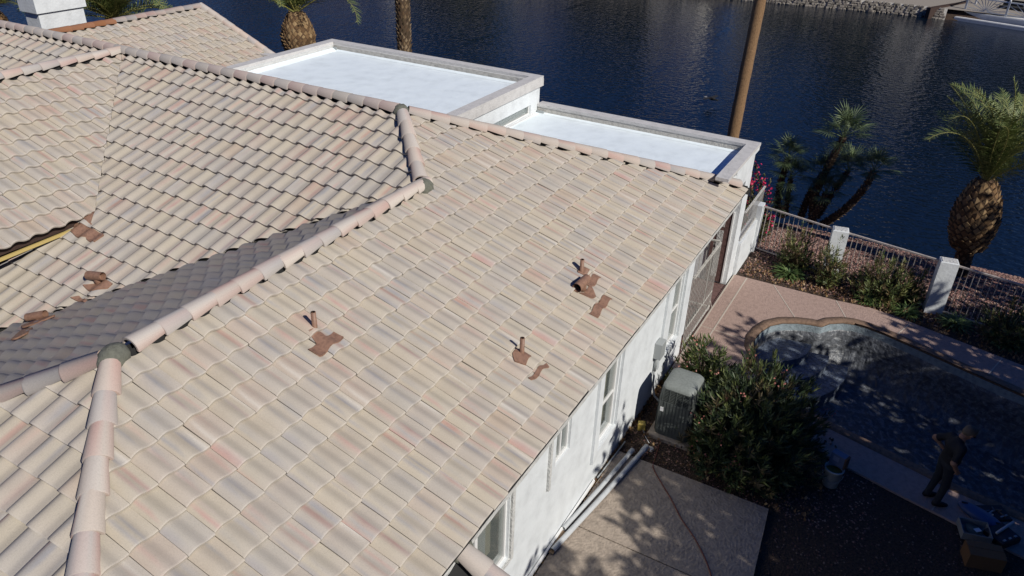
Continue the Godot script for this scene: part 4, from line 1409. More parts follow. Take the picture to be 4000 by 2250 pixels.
# ---------------------------------------------------------------- plants
func frond_mesh(L: float, droop: float, seed_: int, c0: Color, c1: Color) -> ArrayMesh:     # feather frond along +z, arching up then down
	var r := RandomNumberGenerator.new(); r.seed = seed_
	var st := ns(0)
	var n := 15
	var pts := []
	for i in n + 1:
		var f := float(i) / n
		var an := 0.55 - droop * f * f * 1.5
		pts.append(Vector3.ZERO if i == 0 else pts[-1] + Vector3(0, sin(an), cos(an)) * (L / n))
	var rad := []
	for i in n + 1: rad.append(lerpf(0.022, 0.004, float(i) / n))
	st.set_color(c1.lerp(Color(0.30, 0.26, 0.08), 0.6))
	tube(st, pts, rad, 5, false)
	var m := 52
	for i in m:
		var f := 0.10 + 0.90 * i / (m - 1.0)
		var x := f * n
		var k := mini(int(x), n - 1)
		var p: Vector3 = (pts[k] as Vector3).lerp(pts[k + 1], x - k)
		var d: Vector3 = ((pts[k + 1] as Vector3) - pts[k]).normalized()
		var up := Vector3.RIGHT.cross(d) * -1.0
		if up.y < 0: up = -up
		var len_ := L * 0.17 * sin(PI * clampf(0.16 + f * 0.80, 0, 1)) + 0.05
		for sg in [-1.0, 1.0]:
			var dir: Vector3 = (Vector3.RIGHT * sg * 0.85 + d * r.randf_range(0.45, 0.7) + up * r.randf_range(-0.05, 0.55)).normalized()
			var tip: Vector3 = p + dir * len_ * r.randf_range(0.85, 1.1) - Vector3.UP * len_ * 0.12
			var mid: Vector3 = p + dir * len_ * 0.45
			var w: Vector3 = d * 0.013
			st.set_color(c0.lerp(c1, r.randf()))
			quad_dir(st, p - w * 0.6, p + w * 0.6, mid + w, mid - w, up)
			tri_dir(st, mid - w, mid + w, tip, up)
	st.generate_normals()
	return st.commit()

func fan_mesh(L: float, seed_: int, c0: Color, c1: Color) -> ArrayMesh:       # palmate leaf: petiole along +z and a fan of blades
	var r := RandomNumberGenerator.new(); r.seed = seed_
	var st := ns(0)
	var hub := Vector3(0, L * 0.18, L * 0.5)
	st.set_color(c1)
	tube(st, [Vector3.ZERO, Vector3(0, L * 0.12, L * 0.28), hub], [0.011, 0.008, 0.006], 5, false)
	var m := 19
	for i in m:
		var a := deg_to_rad(lerpf(-125, 125, i / (m - 1.0)))
		var dir := Vector3(sin(a), 0.12 - 0.25 * absf(a) / 2.2 + r.randf_range(-0.05, 0.05), cos(a) * 0.9 + 0.12).normalized()
		var ll := L * 0.55 * (1.0 - 0.18 * absf(a)) * r.randf_range(0.9, 1.08)
		var side := Vector3(cos(a), 0, -sin(a)) * 0.016
		var mid := hub + dir * ll * 0.55
		var tip := hub + dir * ll - Vector3(0, ll * 0.10, 0)
		st.set_color(c0.lerp(c1, r.randf()))
		var lift := Vector3(0, 0.008, 0)
		quad_dir(st, hub, hub + lift * 0.1, mid + lift, mid - side, Vector3.UP)
		quad_dir(st, hub, hub + lift * 0.1, mid + lift, mid + side, Vector3.UP)
		tri_dir(st, mid - side, mid + lift, tip, Vector3.UP)
		tri_dir(st, mid + side, mid + lift, tip, Vector3.UP)
	st.generate_normals()
	return st.commit()

func boots(st: SurfaceTool, r: RandomNumberGenerator, xf: Transform3D, prof_: Array, rows: int, per: float, size: float, out: float, cols: Array, upright := 1.0) -> void:
	# rows of cut leaf bases over a lathe profile (Vector2(radius, y))
	var total := 0.0
	for i in prof_.size() - 1: total += ((prof_[i + 1] as Vector2) - prof_[i]).length()
	for row in rows:
		var s := total * (row + 0.5) / rows
		var i := 0
		while i < prof_.size() - 2 and s > ((prof_[i + 1] as Vector2) - prof_[i]).length():
			s -= ((prof_[i + 1] as Vector2) - prof_[i]).length()
			i += 1
		var seg: Vector2 = (prof_[i + 1] as Vector2) - prof_[i]
		var q: Vector2 = (prof_[i] as Vector2) + seg.normalized() * s
		var nrm := Vector2(seg.y, -seg.x).normalized()
		var cnt := maxi(4, int(q.x * per))
		for k in cnt:
			var a := TAU * (k + 0.5 * (row % 2)) / cnt + r.randf_range(-0.05, 0.05)
			var er := Vector3(cos(a), 0, sin(a))
			var et := Vector3(-sin(a), 0, cos(a))
			var en := (er * nrm.x + Vector3.UP * nrm.y).normalized()
			var eu := (er * seg.normalized().x + Vector3.UP * seg.normalized().y).normalized()
			var p := er * q.x + Vector3.UP * q.y
			var sz := size * r.randf_range(0.8, 1.2)
			var tip := p + en * out * r.randf_range(0.7, 1.3) + eu * sz * upright * 0.55
			var c: Color = cols[r.randi() % cols.size()]
			var l := p - et * sz * 0.55; var rt := p + et * sz * 0.55; var dn := p - eu * sz * 0.6; var up := p + eu * sz * 0.5 - en * 0.01
			st.set_color(c)
			tri_dir(st, xf * l, xf * dn, xf * tip, xf.basis * (en - et))
			tri_dir(st, xf * rt, xf * dn, xf * tip, xf.basis * (en + et))
			st.set_color(c * 0.8)
			tri_dir(st, xf * l, xf * up, xf * tip, xf.basis * (eu))
			tri_dir(st, xf * rt, xf * up, xf * tip, xf.basis * (eu))

func feather_palm(label: String, at: Vector3, trunk_h: float, bulb_h: float, bulb_r: float, n: int, L: float, lean: Vector3, seed_: int, extra: Array, trunk_r := 0.24, low_ := 0.02) -> void:
	var r := RandomNumberGenerator.new(); r.seed = seed_
	var o := thing("date_palm", label, "palm tree", at, 0.0, "fat date palms by the lake")
	var up := (Vector3.UP + lean).normalized()
	var bas := frame_of(up)
	bas = Basis(bas.x, bas.z, -bas.y)
	var st := ns(0)
	var prof_ := [Vector2(trunk_r * 1.25, -0.4), Vector2(trunk_r * 1.05, 0.1), Vector2(trunk_r, trunk_h), Vector2(bulb_r * 0.72, trunk_h + 0.12), Vector2(bulb_r * 0.96, trunk_h + bulb_h * 0.32), Vector2(bulb_r, trunk_h + bulb_h * 0.5), Vector2(bulb_r * 0.86, trunk_h + bulb_h * 0.72), Vector2(bulb_r * 0.55, trunk_h + bulb_h * 0.93), Vector2(bulb_r * 0.38, trunk_h + bulb_h), Vector2(0, trunk_h + bulb_h + 0.05)]
	var xf := Transform3D(bas, Vector3.ZERO)
	st.set_color(Color(0.085, 0.05, 0.025))
	lathe(st, xf, prof_, 22)
	obj("trunk", st, M.vbark, o)
	st = ns()
	boots(st, r, xf, prof_.slice(3, 9), 15, 36.0, 0.15, 0.05, [Color(0.26, 0.165, 0.08), Color(0.20, 0.12, 0.055), Color(0.33, 0.225, 0.115), Color(0.14, 0.08, 0.038)])
	stuff(obj("leaf_bases", st, M.vbark, o))
	st = ns()
	boots(st, r, xf, prof_.slice(1, 4), int(trunk_h * 9.0) + 2, 40.0, 0.10, 0.018, [Color(0.20, 0.12, 0.06), Color(0.15, 0.09, 0.045), Color(0.24, 0.15, 0.08)])
	stuff(obj("bark_scales", st, M.vbark, o))
	var crown := xf * Vector3(0, trunk_h + bulb_h - 0.05, 0)
	var list := []
	for i in n:
		list.append([TAU * i * 0.618 + r.randf_range(-0.2, 0.2), lerpf(low_, 1.15, pow(float(i) / n, 0.8)) + r.randf_range(-0.1, 0.1), r.randf_range(0.8, 1.05)])
	list.append_array(extra)
	for q in list:
		var f := MeshInstance3D.new()
		f.mesh = fronds[r.randi() % fronds.size()]
		f.material_override = M.leaf
		f.name = "frond"
		o.add_child(f, true)
		f.transform = Transform3D(Basis(Vector3.UP, q[0]) * Basis(Vector3.RIGHT, -q[1]) * Basis(Vector3.BACK, r.randf_range(-0.5, 0.5)), crown).scaled_local(Vector3.ONE * (L / 2.5) * q[2])

var fronds := []
var fans := []

func fan_palm_trunk(o: Node3D, pts: Array, r0: float, r1: float, r: RandomNumberGenerator, shaggy: bool) -> void:
	var st := ns(0)
	var rad := []
	for i in pts.size(): rad.append(lerpf(r0, r1, float(i) / (pts.size() - 1)))
	st.set_color(Color(0.075, 0.048, 0.028))
	tube(st, pts, rad, 14)
	obj("trunk", st, M.vbark, o)
	st = ns()
	for i in pts.size() - 1:
		var d: Vector3 = pts[i + 1] - pts[i]
		var b := frame_of(d)
		var xf := Transform3D(Basis(b.x, b.z, -b.y), pts[i])
		boots(st, r, xf, [Vector2(rad[i], 0), Vector2(rad[i + 1], d.length())], maxi(2, int(d.length() * (16.0 if shaggy else 9.0))), 62.0 if shaggy else 44.0, 0.055 if shaggy else 0.10, 0.05 if shaggy else 0.06, [Color(0.23, 0.155, 0.085), Color(0.13, 0.08, 0.04), Color(0.34, 0.25, 0.15), Color(0.085, 0.055, 0.03)], 1.4 if shaggy else 1.9)
	stuff(obj("leaf_stubs", st, M.vbark, o))

func fan_palm(label: String, way: Array, r0: float, r1: float, n: int, L: float, seed_: int, grp := "fan palms in the clump by the water") -> void:
	var r := RandomNumberGenerator.new(); r.seed = seed_
	var base: Vector3 = way[0]
	var o := thing("fan_palm", label, "palm tree", base, 0.0, grp)
	var pts := []
	for i in way.size() - 1:
		for s in 4:
			pts.append((way[i] as Vector3).cubic_interpolate(way[i + 1], way[maxi(i - 1, 0)], way[mini(i + 2, way.size() - 1)], s / 4.0) - base)
	pts.append((way[-1] as Vector3) - base)
	fan_palm_trunk(o, pts, r0, r1, r, true)
	for i in n:
		var f := MeshInstance3D.new()
		f.mesh = fans[r.randi() % fans.size()]
		f.material_override = M.leaf
		f.name = "fan_leaf"
		o.add_child(f, true)
		var tilt := lerpf(-0.35, 1.25, pow(float(i) / n, 0.9)) + r.randf_range(-0.15, 0.15)
		f.transform = Transform3D(Basis(Vector3.UP, TAU * i * 0.618) * Basis(Vector3.RIGHT, -tilt), pts[-1]).scaled_local(Vector3.ONE * L * r.randf_range(0.85, 1.1))

# a shrub of lance leaves: shoots end in whorls of leaves, with stems inside
func shrub(called: String, label: String, cat: String, at: Vector3, size: Vector3, tips: int, per: int, leaf: Mesh, cols: Array, seed_: int, grp := "", flowers: Array = [], hollow := 0.35, low := 0.05) -> Node3D:
	var r := RandomNumberGenerator.new(); r.seed = seed_
	var o := thing(called, label, cat, at, 0.0, grp)
	var nz := FastNoiseLite.new(); nz.seed = seed_; nz.frequency = 1.1
	var xf := []
	var cs := []
	var st := ns(0)
	st.set_color(Color(0.07, 0.05, 0.03))
	var fl := []
	for t in tips:
		var dir := Vector3(r.randfn(0, 1), absf(r.randfn(0.15, 0.75)), r.randfn(0, 1)).normalized()
		var rr := pow(r.randf_range(hollow * hollow, 1.0), 0.5) * (1.0 + 0.38 * nz.get_noise_3dv(dir * 1.6))
		var p := Vector3(dir.x * size.x, low + dir.y * size.y, dir.z * size.z) * rr
		p.y = maxf(p.y, 0.04)
		var grow := (dir + Vector3.UP * 0.75 + Vector3(r.randfn(0, 0.3), r.randfn(0, 0.2), r.randfn(0, 0.3))).normalized()
		var b := frame_of(grow)
		if t % 5 == 0: tube(st, [Vector3(p.x * 0.12, 0.0, p.z * 0.12), Vector3(p.x * 0.6, p.y * 0.55, p.z * 0.6), p], [0.014, 0.009, 0.004], 4, false)
		var base: Color = cols[r.randi() % cols.size()]
		for k in per:
			var a := TAU * k * 0.382 + r.randf()
			var pitch := r.randf_range(0.35, 1.25)
			var q := Basis(b.x, b.z, -b.y) * Basis(Vector3.UP, a) * Basis(Vector3.RIGHT, pitch)
			var along := r.randf_range(-0.16, 0.02)
			xf.append(Transform3D(q.scaled(Vector3.ONE * r.randf_range(0.7, 1.15)), p + grow * along))
			cs.append(base * r.randf_range(0.75, 1.2))
		if flowers.size() and dir.y > 0.1 and rr > 0.8 and r.randf() < flowers[1]:
			for k in 9: fl.append(Transform3D(Basis.from_euler(Vector3(r.randf() * TAU, r.randf() * TAU, r.randf() * TAU)).scaled(Vector3.ONE * flowers[2]), p + Vector3(r.randfn(0, 0.05), 0.05 + r.randfn(0, 0.04), r.randfn(0, 0.05))))
	obj("stems", st, M.vbark, o)
	multi("foliage", leaf, xf, cs, M.leaf, o)
	if fl.size():
		var fc := []
		for k in fl.size(): fc.append((flowers[0] as Color) * r.randf_range(0.7, 1.15))
		multi("blossom", leaf_blade(0.05, 0.026, 0.5), fl, fc, M.leaf, o)
	return o

func strap_plant(label: String, v: float, u: float, size: float, n: int, seed_: int, c0: Color, c1: Color) -> void:
	var r := RandomNumberGenerator.new(); r.seed = seed_
	var o := thing("strap_leaf_plant", label, "plant", P(v, u, -5.04), 0.0, "green strap-leaved plants in the planting bed")
	var st := ns(0)
	for i in n:
		var a := r.randf() * TAU
		var b := Basis(Vector3.UP, a)
		var L := size * r.randf_range(0.6, 1.15)
		var an := r.randf_range(0.5, 1.4)
		var p := b * Vector3(0, 0, r.randf_range(0.0, size * 0.5))
		st.set_color(c0.lerp(c1, r.randf()))
		var prev := []
		for k in 5:
			var f := k / 4.0
			var w: float = 0.018 * [0.7, 1.0, 0.9, 0.6, 0.08][k]
			var cur := [p + b * Vector3(-w, 0, 0), p + b * Vector3(w, 0, 0)]
			if prev.size(): quad_dir(st, prev[0], prev[1], cur[1], cur[0], Vector3.UP)
			prev = cur
			p += b * Vector3(0, sin(an), cos(an)) * L / 4.0
			an -= 0.42
	stuff(obj("leaves", st, M.leaf, o))

func shade_tree(label: String, at: Vector3, h: float, rad: float, seed_: int, dens: int, low: float) -> void:
	var r := RandomNumberGenerator.new(); r.seed = seed_
	var o := thing("leafy_tree", label, "tree", at, 0.0, "leafy trees beside the pool, outside the picture")
	var st := ns(0)
	st.set_color(Color(0.10, 0.07, 0.045))
	tube(st, [Vector3(0, -0.2, 0), Vector3(0.05, h * 0.25, 0.03), Vector3(-0.05, h * 0.5, 0.0)], [0.17, 0.13, 0.08], 9)
	for k in 9:
		var a := TAU * k / 9.0
		tube(st, [Vector3(0, h * 0.2 + 0.1 * k, 0), Vector3(cos(a) * rad * 0.4, h * 0.5, sin(a) * rad * 0.4), Vector3(cos(a) * rad * 0.8, h * r.randf_range(0.5, 0.85), sin(a) * rad * 0.8)], [0.06, 0.04, 0.012], 5, false)
	obj("trunk", st, M.vbark, o)
	var xf := []
	var cs := []
	var nz := FastNoiseLite.new(); nz.seed = seed_; nz.frequency = 0.8
	while xf.size() < dens:
		var p := Vector3(r.randf_range(-1, 1), r.randf_range(-1, 1), r.randf_range(-1, 1))
		if p.length() > 1.0 + 0.3 * nz.get_noise_3dv(p * 2.0): continue
		if nz.get_noise_3dv(p * 3.0 + Vector3(9, 9, 9)) < -0.28: continue
		xf.append(Transform3D(Basis.from_euler(Vector3(r.randf() * TAU, r.randf() * TAU, r.randf() * TAU)).scaled(Vector3.ONE * r.randf_range(0.8, 1.5)), Vector3(p.x * rad, (h + low) * 0.5 + p.y * (h - low) * 0.5, p.z * rad)))
		cs.append(Color(0.045, 0.075, 0.025) * r.randf_range(0.7, 1.3))
	multi("crown", leaf_blade(0.22, 0.055, 0.4), xf, cs, M.leaf, o)

func build_plants() -> void:
	var ga := Color(0.085, 0.125, 0.035); var gb := Color(0.19, 0.21, 0.07)
	for k in 4: fronds.append(frond_mesh(2.5, [0.35, 0.7, 1.0, 1.25][k], 30 + k, ga, gb))
	for k in 3: fans.append(fan_mesh(1.0, 50 + k, Color(0.06, 0.095, 0.035), Color(0.14, 0.18, 0.08)))
	# big oleander by the air conditioner
	var ol := leaf_blade(0.15, 0.013, 0.25)
	var dark := [Color(0.032, 0.055, 0.02), Color(0.045, 0.07, 0.026), Color(0.06, 0.085, 0.028), Color(0.10, 0.12, 0.035), Color(0.11, 0.085, 0.04)]
	shrub("oleander_bush", "large dark oleander bush between the air conditioner and the pool deck", "bush", P(6.83, 0.68, -5.0), Vector3(1.18, 1.5, 1.42), 1400, 13, ol, dark, 61, "", [Color(0.45, 0.16, 0.13), 0.03, 0.6])
	shrub("oleander_bush", "smaller oleander in sun behind the air conditioner, with a few faded blossoms", "bush", P(5.65, 1.75, -5.0), Vector3(0.62, 1.35, 0.55), 260, 12, ol, [Color(0.06, 0.09, 0.028), Color(0.10, 0.13, 0.035), Color(0.14, 0.16, 0.05)], 62, "", [Color(0.5, 0.22, 0.17), 0.09, 0.6])
	# shrubs along the fence
	var bed := [Color(0.075, 0.105, 0.032), Color(0.115, 0.14, 0.042), Color(0.17, 0.17, 0.055), Color(0.14, 0.10, 0.045)]
	var sl := leaf_blade(0.11, 0.011, 0.25)
	for q in [["sparse leafy shrub growing up through the fence left of the first pillar", 6.05, 8.15, 0.50, 1.15, 210, 63], ["leafy shrub spilling over the front of the first white pillar", 6.95, 7.68, 0.42, 1.15, 210, 64], ["broad leafy shrub against the fence midway between the two pillars", 8.2, 7.72, 0.80, 1.0, 430, 65], ["thin shrub at the fence just left of the second pillar", 8.85, 7.85, 0.32, 0.75, 100, 67], ["shrub at the fence beyond the second pillar, by the picture's edge", 10.85, 7.25, 0.62, 0.85, 290, 66]]:
		shrub("bed_shrub", q[0], "shrub", P(q[1], q[2], -5.05), Vector3(q[3], q[4], q[3]), q[5], 11, sl, bed, q[6], "shrubs along the metal fence", [], 0.2, 0.12)
	var k0 := Color(0.06, 0.115, 0.035); var k1 := Color(0.13, 0.18, 0.06)
	for q in [["bright green strap-leaved clump nearest the low white wall", 6.05, 7.62, 0.38, 260, 71], ["strap-leaved clump in the bed below the broad shrub", 7.95, 7.32, 0.28, 120, 72], ["strap-leaved clump just left of the clear white pillar", 8.82, 7.22, 0.32, 180, 73], ["strap-leaved clump right of the clear white pillar", 9.85, 7.28, 0.36, 220, 74], ["strap-leaved clump at the deck edge near the picture's right side", 10.95, 6.95, 0.30, 150, 75]]:
		strap_plant(q[0], q[1], q[2], q[3], q[4], q[5], k0, k1)
	# bougainvillea beyond the corner of the house
	shrub("bougainvillea", "pink flowering bougainvillea behind the corner of the house", "bush", P(4.55, 9.6, -5.1), Vector3(0.62, 1.75, 0.7), 320, 9, leaf_blade(0.07, 0.022, 0.3), [Color(0.07, 0.09, 0.03), Color(0.11, 0.10, 0.04), Color(0.09, 0.06, 0.035)], 81, "", [Color(0.62, 0.02, 0.10), 0.35, 1.0], 0.4)
	# palms
	feather_palm("fat date palm with pineapple trunk beyond the fence at right", P(9.86, 10.9, -5.4), 0.72, 1.95, 0.55, 30, 2.75, Vector3(-0.06, 0, 0.03), 91, [[-2.0, 0.75, 1.0], [-1.75, 1.0, 1.05], [-2.3, 0.3, 0.9], [-1.2, 1.1, 1.0]], 0.20, 0.30)
	feather_palm("sunlit date palm with pineapple trunk behind the upper flat roof", P(-13.6, 11.5, -5.6), 2.35, 1.75, 0.62, 26, 3.7, Vector3(0.02, 0, 0), 92, [[-2.1, 0.55, 1.15], [-1.7, 0.1, 1.0]])
	feather_palm("date palm whose arching fronds rise right of the chimney", P(-22.7, 10.3, -5.2), 1.1, 1.5, 0.6, 46, 3.9, Vector3.ZERO, 93, [[1.2, 0.35, 1.1], [1.5, 0.2, 1.1], [0.9, 0.5, 1.1]], 0.24, -0.35)
	feather_palm("date palm in the upper left corner, left of the chimney", P(-26.2, 7.3, -5.2), 1.5, 1.5, 0.6, 46, 3.9, Vector3.ZERO, 94, [], 0.24, -0.35)
	# fan palm clump
	fan_palm("tallest of the clumped fan palms, leaning right with a sunlit head", [P(5.85, 12.3, -5.5), P(5.72, 12.3, -4.7), P(5.85, 12.3, -3.85), P(6.10, 12.3, -2.75)], 0.115, 0.085, 17, 0.95, 101)
	fan_palm("fan palm bending far right at the edge of the clump", [P(6.1, 12.3, -5.5), P(6.62, 12.3, -4.85), P(6.98, 12.3, -4.1), P(7.10, 12.3, -3.55)], 0.11, 0.085, 16, 0.85, 102)
	fan_palm("short fan palm with a green head in the middle of the clump", [P(5.80, 12.1, -5.4), P(5.93, 12.1, -4.9), P(6.02, 12.1, -4.40)], 0.09, 0.075, 16, 0.75, 103)
	fan_palm("fan palm behind the middle of the clump with a broad pale head", [P(5.9, 12.6, -5.4), P(6.15, 12.6, -4.6), P(6.42, 12.6, -3.80)], 0.085, 0.07, 15, 0.85, 104)
	fan_palm("dark leaning fan palm in the shaded left of the clump", [P(5.45, 12.5, -5.5), P(5.55, 12.5, -4.7), P(5.78, 12.5, -4.0)], 0.10, 0.08, 15, 0.8, 105)
	fan_palm("left fan palm of the pair nearest the house, upper head", [P(4.74, 12.4, -5.4), P(4.68, 12.4, -4.6), P(4.74, 12.4, -3.72)], 0.10, 0.08, 17, 0.85, 106)
	fan_palm("right fan palm of the pair nearest the house, lower head", [P(5.05, 12.2, -5.4), P(5.0, 12.2, -4.8), P(4.96, 12.2, -4.22)], 0.07, 0.06, 16, 0.8, 107)
	fan_palm("very short fan palm at the water's edge below the pair", [P(4.98, 11.9, -5.35), P(4.96, 11.9, -5.0)], 0.09, 0.08, 13, 0.6, 108)
	# two tall trunks
	var r := RandomNumberGenerator.new(); r.seed = 8
	var o := thing("tall_palm", "tall rough palm trunk behind the upper flat roof", "palm tree", P(-9.4, 12.6, -5.4))
	var pts := []
	for k in 10: pts.append(Vector3(0.0, k * 1.05 - 0.3, 0))
	fan_palm_trunk(o, pts, 0.25, 0.22, r, false)
	for i in 22:
		var f := MeshInstance3D.new()
		f.mesh = fans[r.randi() % 3]
		f.material_override = M.leaf
		f.name = "fan_leaf"
		o.add_child(f, true)
		f.transform = Transform3D(Basis(Vector3.UP, TAU * i * 0.618) * Basis(Vector3.RIGHT, -lerpf(-0.4, 1.2, i / 22.0)), pts[-1]).scaled_local(Vector3.ONE * 1.7)
	o = thing("tall_palm", "tall smooth brown palm trunk behind the lower flat roof", "palm tree", P(3.05, 12.2, -5.5))
	var st := ns(0)
	var rad := []
	pts = []
	for k in 60:
		var y := k * 0.2 - 0.3
		pts.append(Vector3(0.0022 * y * y, y, -0.0012 * y * y))
		rad.append((0.19 - 0.0045 * y) * (1.0 + 0.022 * sin(k * 2.3) + 0.018 * sin(k * 0.9)))
	tube(st, pts, rad, 20)
	obj("trunk", st, M.bark, o)
	for i in 20:
		var f := MeshInstance3D.new()
		f.mesh = fans[r.randi() % 3]
		f.material_override = M.leaf
		f.name = "fan_leaf"
		o.add_child(f, true)
		f.transform = Transform3D(Basis(Vector3.UP, TAU * i * 0.618) * Basis(Vector3.RIGHT, -lerpf(-0.4, 1.2, i / 20.0)), pts[-1]).scaled_local(Vector3.ONE * 1.5)
	# trees beside the pool, out of the picture: their shade lies over the yard
	shade_tree("broad leafy tree beyond the far side of the pool", P(15.9, 0.2, -5.0), 7.7, 3.0, 111, 8000, 0.7)
	shade_tree("leafy tree near the corner of the pool deck", P(15.0, -3.3, -5.0), 7.8, 2.7, 112, 9500, 0.7)
	shade_tree("leafy tree at the end of the bare yard", P(14.0, -7.4, -5.0), 6.9, 2.6, 113, 8000, 0.7)
	shade_tree("leafy tree in line with the fence", P(17.3, 4.4, -5.0), 6.6, 2.3, 114, 4500, 0.6)
	shade_tree("taller leafy tree by the lake, past the fence", P(18.4, 7.9, -5.0), 8.3, 1.6, 115, 1300, 4.4)

# ---------------------------------------------------------------- far shore
func far_house(label: String, v: float, u: float, w: float, d: float, h: float, roof_h: float, seed_: int) -> void:
	var r := RandomNumberGenerator.new(); r.seed = seed_
	var o := thing("far_house", label, "house", Vector3(v, -0.2, -u), 0.0, "houses on the far shore")
	var st := ns()
	obox(st, Transform3D(Basis(), Vector3(0, h * 0.5, 0)), Vector3(w, h, d))
	obj("wall", st, M.far_wall, o)
	st = ns()
	var a := [Vector3(-w * 0.5 - 0.6, h, d * 0.5 + 0.6), Vector3(w * 0.5 + 0.6, h, d * 0.5 + 0.6), Vector3(w * 0.5 + 0.6, h, -d * 0.5 - 0.6), Vector3(-w * 0.5 - 0.6, h, -d * 0.5 - 0.6)]
	var b := [Vector3(-w * 0.25, h + roof_h, 0), Vector3(w * 0.25, h + roof_h, 0)]
	quad_dir(st, a[0], a[1], b[1], b[0], Vector3(0, 1, 1)); quad_dir(st, a[2], a[3], b[0], b[1], Vector3(0, 1, -1))
	tri_dir(st, a[1], a[2], b[1], Vector3(1, 1, 0)); tri_dir(st, a[3], a[0], b[0], Vector3(-1, 1, 0))
	obj("roof", st, M.far_roof, o)
	var n := int(w / 2.6)
	for k in n:
		st = ns()
		obox(st, Transform3D(Basis(), Vector3(lerpf(-w * 0.42, w * 0.42, (k + 0.5) / n), h * 0.45, d * 0.5 + 0.02)), Vector3(1.1, h * 0.45, 0.06))
		var win := obj("window", st, M.frame, o)
		st = ns()
		obox(st, Transform3D(Basis(), Vector3(lerpf(-w * 0.42, w * 0.42, (k + 0.5) / n), h * 0.45, d * 0.5 + 0.056)), Vector3(0.95, h * 0.45 - 0.15, 0.02))
		obj("pane", st, mat(Color(0.03, 0.04, 0.05), 0.1), win)

func far_tree(label: String, v: float, u: float, h: float, rad: float, n: int, seed_: int) -> void:
	var r := RandomNumberGenerator.new(); r.seed = seed_
	var o := thing("far_tree", label, "tree", Vector3(v, -0.2, -u), 0.0, "trees on the far shore")
	var st := ns(0)
	st.set_color(Color(0.06, 0.045, 0.03))
	tube(st, [Vector3(0, -0.3, 0), Vector3(0.1, h * 0.4, 0), Vector3(0, h * 0.8, 0)], [0.3, 0.2, 0.08], 8)
	obj("trunk", st, M.vbark, o)
	var xf := []
	var cs := []
	for i in n:
		var p := Vector3(r.randfn(0, 0.42), r.randf_range(-1, 1), r.randfn(0, 0.42))
		var k := 1.0 - 0.45 * absf(p.y)
		xf.append(Transform3D(Basis.from_euler(Vector3(r.randf() * TAU, r.randf() * TAU, r.randf() * TAU)).scaled(Vector3.ONE * r.randf_range(0.8, 1.6)), Vector3(p.x * rad * k, h * 0.55 + p.y * h * 0.45, p.z * rad * k)))
		cs.append(Color(0.028, 0.042, 0.018) * r.randf_range(0.6, 1.3))
	multi("crown", leaf_blade(0.9, 0.30, 0.4), xf, cs, M.leaf, o)

